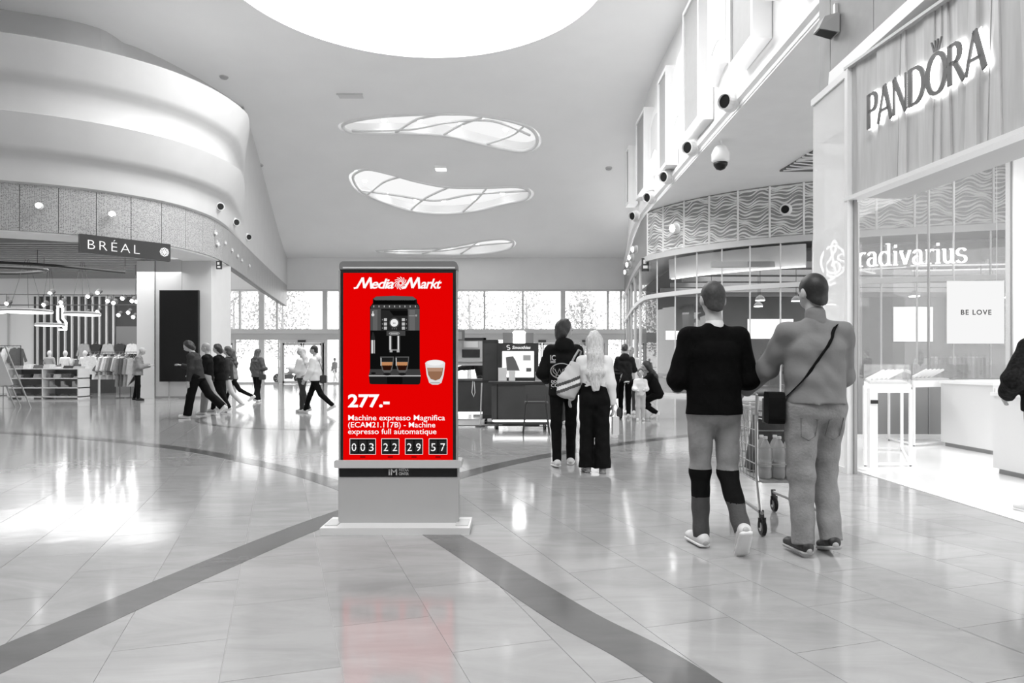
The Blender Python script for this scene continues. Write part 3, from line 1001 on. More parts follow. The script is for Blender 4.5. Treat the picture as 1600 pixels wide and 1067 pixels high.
# shop sign: treble-clef emblem and serif letters
SG = EM('sign_letter_glow', 1.0, 4.0)
def glyph(ch):
    X = .62
    G = {
     's': [arc(.2, .465, .16, .155, 20, 270, 12)[::1] + arc(.2, .155, .17, .155, 90, -160, 12)],
     't': [[(.13, .9), (.13, .14), (.17, .03), (.27, .02), (.34, .08)], [(0, .6), (.32, .6)]],
     'r': [[(.1, 0), (.1, .62)], [(.1, .42), (.17, .56), (.27, .62), (.35, .58)], [(0, .01), (.24, .01)], [(0, .61), (.1, .61)]],
     'a': [[(.05, .5), (.12, .6), (.24, .62), (.32, .54), (.33, .4), (.33, .1), (.38, .02), (.45, .03)], arc(.2, .18, .15, .18, 80, 330, 12)],
     'd': [[(.38, .98), (.38, 0)], arc(.21, .31, .19, .31, 50, 310, 14), [(.26, .97), (.38, .97)], [(.38, .01), (.5, .01)]],
     'i': [[(.1, .62), (.1, 0)], [(0, .61), (.1, .61)], [(0, .01), (.2, .01)], [(.1, .78), (.1, .9)]],
     'v': [[(.04, .62), (.22, .02)], [(.22, .02), (.4, .62)], [(0, .61), (.14, .61)], [(.32, .61), (.46, .61)]],
     'u': [[(.1, .62), (.1, .2), (.15, .05), (.25, .02), (.36, .12)], [(.38, .62), (.38, 0)], [(0, .61), (.1, .61)], [(.28, .61), (.38, .61)], [(.38, .01), (.5, .01)]],
    }
    W = {'s': .42, 't': .4, 'r': .4, 'a': .5, 'd': .55, 'i': .26, 'v': .5, 'u': .55}
    return G[ch], W[ch]
sg = empty('shop_sign', (0, 0, 0)); tag(sg, 'glowing white serif shop sign with a treble-clef emblem on the corner shop', 'sign')
# baseline runs along the shopfront
s_cur = None
best = 1e9
for k in range(400):
    q = FP.L * k / 400
    p, t, nn = FP.at(q)
    if p.y < 26 and abs((800 + FPX * p.x / p.y) - 1300) < best:
        best = abs((800 + FPX * p.x / p.y) - 1300); s_cur = q
dirn = 1 if FP.at(FP.L)[0].x > FP.at(0)[0].x else -1
hz = .73
q = s_cur
o3, t3, n3 = FP.at(q)
m = frame_matrix(FP.pt(q, .22, 4.42), (t3.x, t3.y, 0), (0, 0, 1))
cl = MB()
stroke(cl, arc(0, .3, .38, .52, 0, 360, 28), .05, .05, m, 0, .04, w=.07)
cl.build('emblem_ring', SG, sg)
cl = MB()
stroke(cl, catmull([(.06, -.42, 0), (-.12, -.5, 0), (-.14, -.34, 0), (.06, -.2, 0), (.0, .3, 0), (-.06, .75, 0), (.03, 1.0, 0), (.1, .8, 0), (-.05, .45, 0), (-.24, .15, 0), (-.12, -.08, 0), (.14, -.06, 0), (.2, .16, 0), (.04, .28, 0), (-.06, .14, 0)], 6), .06, .04, m, 0, .05, w=.075)
cl.build('emblem_clef', SG, sg)
q = s_cur + .12
for ch in 'stradivarius':
    st, wd = glyph(ch)
    pp, tt, nn = FP.at(q)
    m = frame_matrix(FP.pt(q, .2, 4.5), (tt.x, tt.y, 0), (0, 0, 1)) @ Matrix.Scale(hz, 4)
    mb = MB()
    for st_ in st:
        P2 = catmull([(a[0], a[1], 0) for a in st_], 3) if len(st_) > 2 else st_
        stroke(mb, P2, .115, .045, m, 0, .05)
    mb.build('letter', SG, sg)
    q += wd * hz

# ================================================================== JEWELLER: fascia, letters, glass room
XP = 3.85
jw = MB(); jw.bx(XP + .06, 4.5, 2.6, 7.9, 3.07, 4.5)
wj = tag(jw.build('wall_jeweller_fascia', M('fascia_board', .42, .5)), 'grey fascia of uneven vertical boards carrying the jeweller sign', 'wall', kind='structure')
PLK = M('washed_board', .50, .5, noise=.10, scale=3, stretch=(1, 6, .5))
ys = [2.6]
random.seed(11)
while ys[-1] < 7.86:
    ys.append(min(7.9, ys[-1] + random.choice([.1, .13, .16, .2, .12])))
sl = [random.uniform(-.03, .03) for _ in ys]
sl[-1] = 0
for i in range(len(ys) - 1):
    a, b = ys[i], ys[i + 1]
    dpt = random.uniform(.0, .028)
    tw = random.uniform(-.012, .012)
    vs_ = []
    for (yy, zz, s_) in ((a + sl[i], 3.07, -1), (b + sl[i + 1], 3.07, 1), (b - sl[i + 1], 4.5, 1), (a - sl[i], 4.5, -1)):
        vs_.append((XP + .062, yy, zz))
    for (yy, zz, s_) in ((a + sl[i] + .002, 3.07, -1), (b + sl[i + 1] - .002, 3.07, 1), (b - sl[i + 1] - .002, 4.5, 1), (a - sl[i] + .002, 4.5, -1)):
        vs_.append((XP + .03 - dpt + tw * s_, yy, zz))
    MB().add(vs_, [(0, 1, 2, 3), (7, 6, 5, 4), (0, 4, 5, 1), (1, 5, 6, 2), (2, 6, 7, 3), (3, 7, 4, 0)]).build('board', PLK, wj)
MB().bx(XP - .03, XP + .12, 2.6, 7.95, 3.03, 3.075).build('lower_edge', WHITE_METAL, wj)
MB().bx(XP - .03, XP + .05, 2.6, 7.95, 4.5, 4.53).build('upper_edge', LIGHT_GREY, wj)
# letters
GL2 = {
 'P': ([[(.06, 0), (.06, 1)], [(.06, .97), (.3, .97)] + arc(.3, .73, .22, .24, 90, -90, 10)[1:] + [(.06, .49)]], .62),
 'A': ([[(.0, 0), (.36, 1)], [(.36, 1), (.76, 0)], [(.13, .33), (.62, .33)]], .86),
 'N': ([[(.04, 0), (.04, 1)], [(.04, 1), (.68, 0)], [(.68, 0), (.68, 1)]], .84),
 'D': ([[(.06, 0), (.06, 1)], [(.06, .97), (.28, .97)] + arc(.28, .5, .46, .47, 90, -90, 16)[1:] + [(.06, .03)]], .88),
 'O': ([arc(.46, .5, .43, .5, 0, 360, 30)], 1.0),
 'R': ([[(.06, 0), (.06, 1)], [(.06, .97), (.28, .97)] + arc(.28, .75, .2, .22, 90, -90, 10)[1:] + [(.06, .53)], [(.28, .52), (.66, 0)]], .74),
}
js = empty('jeweller_sign', (0, 0, 0)); tag(js, 'large backlit jeweller name in flared capital letters with a small crown', 'sign')
LETTER = M('letter_grey', .10, .35)
HALO = EM('halo_glow', 1.0, 5.0)
H = .36
yy = 7.5
word = 'PANDORA'
tot = sum(GL2[c][1] for c in word)
scl = (7.5 - 5.9) / tot
for c in word:
    st, wd = GL2[c]
    m = frame_matrix((XP - .032, yy, 3.69), (0, -1, 0), (0, 0, 1)) @ Matrix.Diagonal((scl, H, 1, 1))
    mb, hb = MB(), MB()
    for k, s_ in enumerate(st):
        th, tn = (.19, .08)
        if c in 'AN' and k != 1: th = .09
        stroke(mb, s_, th, tn, m, 0, .016)
        stroke(hb, s_, th + .12, tn + .12, m, -.024, -.018)
    L = mb.build('letter', LETTER, js)
    hb.build('halo_light', HALO, L)
    if c == 'O':
        cb = MB()
        for dx, lean in ((-.16, -.07), (-.05, -.02), (.05, .02), (.16, .07)):
            cb.prism([(.46 + dx * .5 - .035, 1.06), (.46 + dx * .5 + .035, 1.06), (.46 + dx + lean + .02, 1.36), (.46 + dx + lean - .02, 1.36)], 0, .016, m)
        cb.build('crown', LETTER, js)
    yy -= wd * scl

MJ = Matrix.Translation((3.745, 7.9, 0)) @ Matrix.Rotation(math.radians(7.2), 4, 'Z') @ Matrix.Translation((-XP, -7.9, 0))
wj.matrix_world = MJ; js.matrix_world = MJ
# concrete upper wall above the fascia
CON = M('concrete', .36, .7, noise=.10, scale=2.2, bump=.05)
wc = tag(MB().bx(4.34, 4.9, 2.6, 9.94, 4.3, 9.2).build('wall_concrete', M('joint_dark', .05, .8)), 'grey concrete panel wall above the jeweller fascia', 'wall', kind='structure')
jy = [2.6, 4.5, 5.7, 6.75, 7.75, 8.45, 9.6, 9.95]
for a, b in zip(jy, jy[1:]):
    MB().bx(4.3, 4.36, a + .008, b - .008, 4.3, 9.2).build('concrete_panel', CON, wc)
ws = tag(empty('wall_speaker', (4.28, 9.4, 5.68)), 'grey wedge-shaped loudspeaker on the concrete wall', 'speaker')
MB().add([(0, -.12, -.12), (0, .12, -.12), (0, .12, .14), (0, -.12, .14), (-.26, -.09, -.06), (-.26, .09, -.06), (-.18, .09, .1), (-.18, -.09, .1)], [(0, 1, 2, 3), (7, 6, 5, 4), (0, 4, 5, 1), (1, 5, 6, 2), (2, 6, 7, 3), (3, 7, 4, 0)]).build('housing', M('speaker_grey', .32, .5), ws)
MB().add([(-.02, -.1, -.122), (-.02, .1, -.122), (-.24, .08, -.07), (-.24, -.08, -.07)], [(0, 1, 2, 3)]).build('grille', BLACK, ws)
MB().bx(-.02, .02, -.03, .03, -.05, .3).build('bracket', LIGHT_GREY, ws)

# glass return and posts of the jeweller
rt = tag(empty('window_4', (3.75, 7.9, 0)), 'glass return pane at the jeweller corner, white reflection painted in', 'window', kind='structure')
MB().bx(-.012, .012, .05, .92, .05, 4.42).build('pane', GLASS('painted_reflection_glass', ior=1.7, tint=.95, film=.5, film_v=.95, min_refl=.1), rt)  # white film paints the bright reflection into the clear pane
MB().bx(-.03, .03, -.02, .05, 0, 4.5).build('post', WHITE_METAL, rt)
MB().bx(.03, .06, -.06, -.02, 0, 3.05).build('door_edge', MID_GREY, rt)
MB().bx(-.03, .03, .05, .94, 4.42, 4.5).build('head_rail', WHITE_METAL, rt)
MB().bx(-.03, .03, .05, .94, 0, .06).build('base_rail', WHITE_METAL, rt)
YJ = 11.8
gb = tag(empty('window_5', (0, YJ, 0)), 'tall rear glass wall of the jeweller room', 'window', kind='structure')
xs = [5.2, 5.75, 6.92, 8.3]
for a, b in zip(xs, xs[1:]):
    MB().bx(a + .01, b - .01, -.008, .008, 1.0, 4.7).build('pane', GLASS('rear_glass', ior=1.55, tint=.88, film=.10, film_v=.8), gb)
    MB().bx(a + .01, b - .01, -.008, .008, .05, .99).build('frosted_pane', GLASS('frosted_film', ior=1.5, tint=.9, film=.8, film_v=.36), gb)
for x in xs:
    MB().bx(x - .012, x + .012, -.02, .02, 0, 4.7).build('mullion', MID_GREY, gb)
MB().bx(5.2, 8.3, -.03, .03, 0, .06).build('base_rail', WHITE_METAL, gb)
jc = MB(); jc.prism([(3.95, 3.5), (10, 3.5), (10, 11.85), (5.2, 11.85), (3.95, 8.85)], 4.7, 4.85)
tag(jc.build('jeweller_ceiling', M('jeweller_white', .88, .5)), 'white ceiling of the jeweller room', 'ceiling', kind='structure')
jwl = MB(); jwl.bx(8.3, 10, 11.75, 11.95, 0, 4.7); jwl.bx(9.9, 10, 3.5, 11.8, 0, 4.7)
tag(jwl.build('wall_jeweller', M('jeweller_white', .88, .5)), 'white side wall of the jeweller room', 'wall', kind='structure')
jf = MB(); jf.prism([(3.9, 7.95), (3.9, 4.0), (9.9, 3.5), (9.9, 11.8), (5.15, 11.8), (3.95, 8.85)], .001, .006)
tag(jf.build('floor_jeweller', M('jeweller_floor', .82, .16, noise=.03, scale=1.2)), 'white polished floor inside the jeweller', 'floor', kind='structure')
MB().bx(3.9, 4.0, 7.0, 7.1, 3.0, 3.01)
# sprinkler
sp_ = tag(empty('sprinkler', (6.95, 10.2, 4.7)), 'tiny ceiling sprinkler head in the jeweller', 'sprinkler')
MB().lathe([(.05, 0), (.02, -.03), (.01, -.09), (.04, -.1), (.04, -.11)], (0, 0, 0), 10).build('head', MID_GREY, sp_)

# poster
bp_ = tag(empty('hanging_poster', (7.62, YJ - .12, 1.56)), 'square white poster with small dark lettering hanging in the jeweller', 'poster')
MB().bx(-.465, .465, -.012, .012, 0, 1.03).build('board', EM('poster_glow', 1, .93), bp_)  # board glows to read evenly white, though it is no lamp
text('lettering', 'BE LOVE', .115, M('ink', .03, .6), bp_, frame_matrix((0, -.0135, .475), (1, 0, 0), (0, 0, 1)), width=.5, extrude=.001, spacing=1.2, bold=.002)
for x in (-.35, .35):
    MB().tube([(x, 0, 1.03), (x, 0, 3.1)], .004, 5).build('cord', LIGHT_GREY, bp_)

# showcases on leg frames
TRIM = M('showcase_white', .86, .3)
def showcase(foot, ztray, ztop, lab, legs=None, items=True, zt=.06):
    cx = sum(p[0] for p in foot) / len(foot); cy = sum(p[1] for p in foot) / len(foot)
    o = tag(empty('display_case', (cx, cy, 0.006)), lab, 'display case', group='jewellery display cases')
    F = [(p[0] - cx, p[1] - cy) for p in foot]
    n = len(F)
    MB().prism(F, ztray - zt, ztray).build('tray', TRIM, o)
    G = MB()
    for i in range(n):
        a, b = F[i], F[(i + 1) % n]
        MB().bar((a[0], a[1], (ztray + ztop) / 2), (b[0], b[1], (ztray + ztop) / 2), .008, ztop - ztray).build('glass_side', GL, o)
    MB().prism(F, ztop, ztop + .012).build('glass_top', GL, o)
    for i in range(n):
        a, b = F[i], F[(i + 1) % n]
        sx, sy = a[0] * .96, a[1] * .97
        leg = MB().bar((sx, sy, .012), (sx, sy, ztray - zt), .03, .03).build('leg', TRIM, o)
        MB().lathe([(.012, 0), (.012, .014)], (sx, sy, 0), 8).build('foot', DARK, leg)
        MB().bar((a[0] * .96, a[1] * .97, .03), (b[0] * .96, b[1] * .97, .03), .025, .025).build('stretcher', TRIM, o)
        MB().bar((a[0] * .96, a[1] * .97, ztray - zt - .02), (b[0] * .96, b[1] * .97, ztray - zt - .02), .025, .04).build('apron', TRIM, o)
    if items:
        P = MB(); P.prism([(p[0] * .8, p[1] * .85) for p in F], ztray, ztray + .03); P.build('display_pad', M('pad_grey', .55, .7), o)
        for k in range(5):
            u = -.35 + .17 * k
            x = F[0][0] * .5 * (1 - (k / 4)) + F[2][0] * .5 * (k / 4)
            y = F[0][1] * .5 * (1 - (k / 4)) + F[2][1] * .5 * (k / 4)
            MB().bar((x - .12, y - .03, ztray + .05), (x + .14, y + .05, ztray + .16), .03, .03).build('bracelet_roll', M('roll_white', .8, .6), o)
    return o
showcase([(4.16, 8.4), (4.72, 8.4), (5.5, 10.0), (5.0, 10.1)], .97, 1.2, 'glass jewellery case on white legs nearest the shop entrance post')
showcase([(5.93, 10.5), (6.76, 10.85), (6.98, 11.4), (6.0, 11.35)], .97, 1.2, 'glass jewellery case on white legs in the middle of the jeweller')
showcase([(7.1, 11.05), (9.6, 11.0), (9.6, 11.55), (6.95, 11.5)], .97, 1.2, 'long glass jewellery case below the white poster', items=False)
for (x0, x1, y0, y1, z, lab) in [(6.4, 7.05, 9.45, 10.6, .93, 'white counter block behind the right edge of the jeweller'), (5.35, 6.2, 7.2, 7.9, .86, 'white drawer cabinet at the right picture edge')]:
    o = tag(empty('counter_block', ((x0 + x1) / 2, (y0 + y1) / 2, .006)), lab, 'counter')
    w, dd = x1 - x0, y1 - y0
    MB().bx(-w / 2, w / 2, -dd / 2, dd / 2, .06, z).build('body', M('counter_white', .72, .4), o)
    MB().bx(-w / 2 + .04, w / 2 - .04, -dd / 2 + .05, dd / 2 - .04, 0, .06).build('plinth', MID_GREY, o)
    MB().bx(-w / 2 - .02, w / 2 + .02, -dd / 2 - .02, dd / 2 + .02, z, z + .04).build('top', TRIM, o)
    dr = MB().bx(-w / 2 + .02, w / 2 - .02, -dd / 2 - .015, -dd / 2, z * .5, z - .04).build('drawer', M('counter_white', .72, .4), o)
    MB().bx(-.08, .08, -dd / 2 - .035, -dd / 2 - .015, z * .75, z * .75 + .02).build('handle', MID_GREY, dr)
# stanchion pedestal by the post
st_ = tag(empty('people_counter_stand', (4.12, 8.12, .006)), 'white round-based pedestal with a small black reader beside the glass post', 'stand')
MB().lathe([(.15, 0), (.15, .012), (.05, .03)], (0, 0, 0), 24).build('base', TRIM, st_, smooth=False)
MB().bx(-.045, .045, -.03, .03, .02, .93).build('post', TRIM, st_)
MB().bx(-.035, .035, -.06, -.03, .76, .80).build('reader', BLACK, st_)
# ================================================================== ADVERTISING TOTEM
TS = 213.5
TX, TY = -.8315, 5.2
def sx(px): return (px - 622.5) / TS
def sz(py): return CAM_H + (HORIZON - py) / TS
tot_ = tag(empty('advertising_totem', (TX, TY, 0)), 'freestanding advertising totem with a glowing red screen and grey foot', 'totem')
TG = M('totem_grey', .40, .4, noise=.02, scale=2)
TWM = M('totem_base_white', .62, .4)
m_front = frame_matrix((0, 0, 0), (1, 0, 0), (0, 0, 1))        # local z = -y (towards the viewer)
# casing with rounded top corners
w = 183 / TS
ztop, zmid = sz(410), sz(722)
outline = rrect(w, ztop - zmid, .045, 8, 0, (ztop + zmid) / 2, (1, 1, 0, 0))
MB().prism(outline, -.11, .0, m_front).build('casing', M('totem_casing', .012, .3, noise=.05, scale=5, spec=.3), tot_)
MB().prism(rrect(w + .008, .06, .03, 8, 0, ztop - .022, (1, 1, 0, 0)), -.112, .004, m_front).build('top_cap', M('totem_cap', .16, .35), tot_)
MB().bx(sx(536), sx(711), -.008, 0, sz(419.5), sz(417.2)).build('top_light_line', M('cap_line', .6, .3), tot_)
for s_ in (-1, 1):
    MB().bx(s_ * (w / 2) - .006, s_ * (w / 2) + .006, -.012, .0, zmid, ztop - .06).build('side_strip', M('side_strip_grey', .30, .25), tot_)
# lower body
lb = rrect(188 / TS, sz(722) - .028, .05, 6, 0, (sz(722) + .028) / 2, (0, 0, 1, 1))
MB().prism(lb, -.12, .0, m_front).build('lower_body', TG, tot_)
MB().prism(rrect(184 / TS, sz(729.5) - sz(745), .002, 1, 0, (sz(729.5) + sz(745)) / 2), 0, .004, m_front).build('black_strip', BLACK, tot_)
led = MB().prism(rrect(198 / TS, sz(718.5) - sz(730.5), .012, 4, 0, (sz(718.5) + sz(730.5)) / 2), -.15, .03, m_front).build('ledge', M('ledge_grey', .50, .4), tot_)
bs = MB().bx(-.53, .53, -.17, .2, 0, .048).build('base_plate', TWM, tot_)
for x in (-.47, .47):
    MB().bx(x - .045, x + .045, -.10, .1, .048, .054).build('bolt_pad', M('pad_shade', .45, .5), bs)
LGM = M('strip_logo', .6, .4)
text('strip_lettering', 'iM', .062, LGM, tot_, frame_matrix((sx(614), -.0045, sz(742)), (1, 0, 0), (0, 0, 1)), width=.062, extrude=.0005, bold=.001)
text('strip_lettering', 'MEDIA', .028, LGM, tot_, frame_matrix((sx(631), -.0045, sz(736.2)), (1, 0, 0), (0, 0, 1)), width=.072, extrude=.0005, bold=.0002)
text('strip_lettering', 'CENTER', .028, LGM, tot_, frame_matrix((sx(631), -.0045, sz(742)), (1, 0, 0), (0, 0, 1)), width=.072, extrude=.0005, bold=.0002)
# screen
def lin(c): return ((c + .055) / 1.055) ** 2.4 if c > .04 else c / 12.92
RED = EM('screen_red', (.775, .0005, .0005), 1.0)
x0, x1, z0, z1 = sx(536.5), sx(707.5), sz(721.5), sz(426.5)
scr = MB().bx(x0, x1, -.004, .0, z0, z1).build('screen', RED, tot_)
layer = [0]
def flat(poly_px, col, name, lv):
    """a flat printed shape on the screen, given in picture points of the screen, lv = print layer"""
    if isinstance(col, (int, float)): col = (col, col, col)
    key = 'screen_ink_%02x%02x%02x' % tuple(int(round(c * 255)) for c in col)
    mt = EM(key, tuple(lin(c) for c in col), 1.0)
    P = [(sx(p[0]), sz(p[1])) for p in poly_px]
    y = .004 + lv * .0004
    return MB().prism(P, y, y + .0004, m_front).build(name, mt, scr)
def c8(x, y): return (540 + x / 5.617, 420 + y / 5.617)
def fp8(pts, col, name, lv): return flat([c8(*p) for p in pts], col, name, lv)
def rect8(a, b, c, d, col, name, lv): return fp8([(a, b), (c, b), (c, d), (a, d)], col, name, lv)
def ell8(cx, cy, rx, ry, col, name, lv): return fp8([(cx + rx * math.cos(2 * PI * k / 28), cy + ry * math.sin(2 * PI * k / 28)) for k in range(28)], col, name, lv)
fp8([(230, 1012), (212, 1006), (205, 940), (215, 880), (215, 335), (232, 312), (240, 300), (240, 262), (270, 243), (420, 236), (590, 243), (625, 268), (630, 300), (645, 318), (651, 335), (652, 880), (662, 938), (655, 1005), (640, 1015)], .09, 'machine_body', 1)
fp8([(243, 264), (270, 244), (420, 237), (590, 244), (622, 268), (600, 277), (262, 277)], .36, 'machine_lid', 2)
rect8(248, 273, 613, 309, .03, 'hopper_slot', 2)
fp8([(225, 330), (240, 316), (636, 316), (648, 340), (640, 350), (225, 350)], .25, 'hopper_rim', 2)
for k in range(9): rect8(246 + k * 45.5, 322, 252 + k * 45.5, 338, .75, 'rim_tick', 3)
rect8(219, 352, 312, 541, .30, 'panel_side', 2)
rect8(240, 360, 280, 541, .38, 'panel_sheen', 3)
rect8(546, 352, 649, 541, .33, 'panel_side', 2)
rect8(560, 360, 610, 541, .40, 'panel_sheen', 3)
fp8([(310, 364), (548, 364), (550, 545), (310, 545)], .15, 'control_panel', 3)
fp8([(386, 366), (546, 366), (546, 412), (420, 412)], .05, 'display_window', 4)
ell8(428, 474, 44, 44, .35, 'dial_ring', 4); ell8(428, 474, 40, 40, .1, 'dial_gap', 5); ell8(428, 474, 34, 34, .93, 'dial', 6)
ell8(422, 477, 4, 5, .2, 'dial_mark', 7); ell8(434, 477, 4, 5, .2, 'dial_mark', 7)
for x in (351, 508):
    for y in (447, 484, 520):
        fp8([(x - 13, y - 13), (x + 13, y - 13), (x + 13, y + 13), (x - 13, y + 13)], .74, 'button', 4)
        sgn = -1 if x < 400 else 1
        rect8(x + sgn * 26 - 4, y - 5, x + sgn * 26 + 4, y + 5, .5, 'button_mark', 4)
for x in (410, 428, 446): ell8(x, 526, 4, 4, .5, 'indicator', 4)
rect8(556, 410, 606, 415, .6, 'panel_print', 4); ell8(620, 410, 9, 9, .6, 'panel_print', 4)
ell8(241, 404, 13, 13, .85, 'steam_mark', 4); rect8(237, 372, 245, 400, .85, 'steam_mark', 4)
rect8(218, 543, 649, 880, .06, 'machine_recess', 2)
rect8(360, 545, 525, 587, .26, 'spout_block', 3)
ell8(428, 567, 47, 14, .7, 'badge', 4); ell8(428, 567, 42, 10, .25, 'badge_face', 5); rect8(396, 563, 460, 571, .7, 'badge_print', 6)
for (a, b) in ((383, 410), (455, 480)):
    rect8(a, 588, b, 712, .55, 'spout', 3); rect8(a + 5, 588, a + 13, 712, .95, 'spout_sheen', 4); rect8(b - 7, 588, b, 712, .2, 'spout_shade', 4)
for (a, b) in ((388, 412), (450, 474)): rect8(a, 708, b, 732, .68, 'spout_tip', 4)
rect8(412, 706, 452, 718, .5, 'spout_bridge', 4)
fp8([(236, 556), (246, 556), (258, 600), (260, 626), (225, 626), (228, 600)], .16, 'wand_grip', 3)
rect8(225, 626, 259, 742, .62, 'steam_wand', 3); rect8(231, 626, 240, 742, .92, 'wand_sheen', 4); rect8(243, 626, 247, 742, .25, 'wand_shade', 4)
fp8([(205, 935), (216, 880), (651, 880), (662, 935)], .24, 'drip_tray', 3)
fp8([(205, 933), (662, 933), (660, 944), (207, 944)], .7, 'tray_edge', 4)
fp8([(210, 946), (657, 946), (650, 1010), (216, 1010)], .11, 'tray_front', 3); rect8(365, 948, 500, 1010, .05, 'tray_recess', 4)
ell8(245, 916, 22, 8, .04, 'tray_hole', 4)
for (cx, a, b) in ((365, 304, 426), (498, 438, 560)):
    w2 = (b - a) / 2
    fp8([(cx - w2, 770), (cx + w2, 770), (cx + w2 * .9, 830), (cx + w2 * .72, 890), (cx + w2 * .4, 910), (cx - w2 * .4, 910), (cx - w2 * .72, 890), (cx - w2 * .9, 830)], .36, 'espresso_glass', 5)
    fp8([(cx - w2 * .86, 778), (cx + w2 * .86, 778), (cx + w2 * .8, 815), (cx - w2 * .8, 815)], .12, 'glass_gap', 6)
    fp8([(cx - w2 * .78, 818), (cx + w2 * .78, 818), (cx + w2 * .74, 850), (cx - w2 * .74, 850)], (.75, .53, .36), 'crema', 6)
    fp8([(cx - w2 * .74, 846), (cx + w2 * .74, 846), (cx + w2 * .5, 890), (cx - w2 * .5, 890)], (.16, .07, .04), 'espresso', 6)
    rect8(cx - w2 * .92, 780, cx - w2 * .8, 850, .8, 'glass_sheen', 7)
    ell8(cx, 924, w2 * .55, 12, .1, 'glass_shadow', 5)
ell8(787, 832, 88, 34, .88, 'milk_foam', 3)
fp8([(701, 842), (873, 842), (862, 930), (842, 1000), (812, 1016), (762, 1016), (734, 1000), (712, 930)], .86, 'latte_glass', 2)
fp8([(716, 868), (858, 868), (848, 930), (828, 966), (790, 980), (748, 966), (726, 930)], (.58, .42, .32), 'latte', 4)
fp8([(722, 868), (852, 868), (850, 900), (724, 900)], (.70, .55, .46), 'latte_top', 5)
ell8(787, 826, 70, 22, .95, 'foam_top', 4)
rect8(745, 996, 828, 1004, .6, 'glass_base', 4)
WHT = EM('screen_white', 1.0, 1.0)
def sm(px, py, lv=2): return frame_matrix((sx(px), -(.004 + lv * .0004), sz(py)), (1, 0, 0), (0, 0, 1))
kw = dict(extrude=.0004)
text('logo_lettering', 'edia', .100, WHT, scr, sm(596.5, 450.5), width=.165, shear=.30, bold=.0020, spacing=.9, **kw)
text('logo_lettering', 'arkt', .100, WHT, scr, sm(672, 450.5), width=.155, shear=.30, bold=.0020, spacing=.9, **kw)
for (ox,) in ((556,), (631,)):
    mb = MB()
    mm = frame_matrix((sx(ox), -.0048, sz(451)), (1, 0, 0), (0, 0, 1)) @ Matrix.Scale(1 / TS, 4)
    for st in ([(-3, 0.5), (2, 1.5), (11, 17)], [(11, 17.5), (13.5, 1)], [(13.5, 1), (23, 17.5)], [(23, 17.5), (24.5, 0)]):
        stroke(mb, st, 3.6, 2.6, mm, 0, .05)
    mb.build('logo_initial', WHT, scr)
sw = MB()
mm = frame_matrix((sx(626), -.0048, sz(442.5)), (1, 0, 0), (0, 0, 1)) @ Matrix.Scale(1 / TS, 4)
for k in range(12):
    a = 2 * PI * k / 12
    pts = [((2.2 + 7.8 * u) * math.cos(a + 1.1 * u), (2.2 + 7.8 * u) * math.sin(a + 1.1 * u)) for u in [j / 6 for j in range(7)]]
    stroke(sw, pts, 1, 1, mm, 0, .05, w=1.05)
sw.build('logo_swirl', WHT, scr)
text('price_lettering', '277.-', .128, WHT, scr, sm(576.5, 635.5), width=65 / TS, bold=.004, **kw)
text('product_lettering', 'Machine expresso Magnifica', .056, WHT, scr, sm(619.5, 656.5), width=151 / TS, bold=.0003, **kw)
text('product_lettering', '(ECAM21.117B) - Machine', .056, WHT, scr, sm(612, 667.5), width=136 / TS, bold=.0003, **kw)
text('product_lettering', 'expresso full automatique', .056, WHT, scr, sm(613, 678), width=138 / TS, bold=.0003, **kw)
for (a, b, t) in ((546.5, 587.5, '003'), (596, 624, '22'), (633, 661, '29'), (670, 699, '57')):
    flat([(a, 685), (b, 685), (b, 710), (a, 710)], .95, 'counter_border', 1)
    flat([(a + .8, 685.8), (b - .8, 685.8), (b - .8, 709.2), (a + .8, 709.2)], .07, 'counter_box', 2)
    n = len(t)
    cw = (b - a) / n
    for k, ch in enumerate(t):
        cx = a + cw * (k + .5)
        flat([(cx - cw * .42, 688), (cx + cw * .42, 688), (cx + cw * .42, 707), (cx - cw * .42, 707)], .16, 'flip_card', 3)
        text('digit', ch, .082, WHT, scr, sm(cx, 704.5, 4), width=7.2 / TS, **kw)
        flat([(cx - cw * .46, 697.2), (cx + cw * .46, 697.2), (cx + cw * .46, 697.9), (cx - cw * .46, 697.9)], .02, 'flip_gap', 6)
    flat([((a + b) / 2 - 4, 712.5), ((a + b) / 2 + 4, 712.5), ((a + b) / 2 + 4, 715), ((a + b) / 2 - 4, 715)], (.55, .02, .02), 'caption_mark', 1)

# ================================================================== KIOSKS
KB = M('kiosk_black', .03, .35, noise=.2, scale=4)
KD = M('kiosk_panel', .055, .4, noise=.1, scale=3)
def caster(mb, x, y, r=.05):
    mb.lathe([(r * .3, -.02), (r, -.02), (r, .02), (r * .3, .02)], (x, y, r), 12, Matrix.Rotation(PI / 2, 3, 'Y'))
ks = tag(empty('smoothie_kiosk', (.12, 13.3, 0)), 'black wheeled smoothie kiosk with a glowing menu panel', 'kiosk')
# counter (front) 1.0 m wide and the back tower with the lit panel
MB().bx(-.50, .62, -.1, .55, .19, .86).build('counter', KD, ks)
MB().bx(-.56, .66, -.16, .6, .86, .9).build('counter_top', KB, ks)
MB().bx(-.40, -.38, -.104, -.098, .2, .86).build('panel_seam', BLACK, ks)
MB().bx(-.48, .60, -.08, .53, .155, .185).build('under_light', EM('led_strip_white', 1, 2.5), ks)
tw_ = MB().bx(-.40, .40, .62, 1.1, .19, .95).bx(-.40, -.31, .62, .9, .95, 1.64).bx(.31, .40, .62, .9, .95, 1.64).bx(-.31, .31, .62, .9, 1.48, 1.64).bx(-.31, .31, .8, .9, .95, 1.48).build('tower', KB, ks)
pn = MB().bx(-.31, .31, .66, .8, .97, 1.48).build('menu_panel', EM('menu_glow', 1, 2.2), ks)
MB().bx(-.25, .25, .645, .662, 1.03, 1.42).build('menu_print', EM('menu_print_white', 1, 1.0), pn)
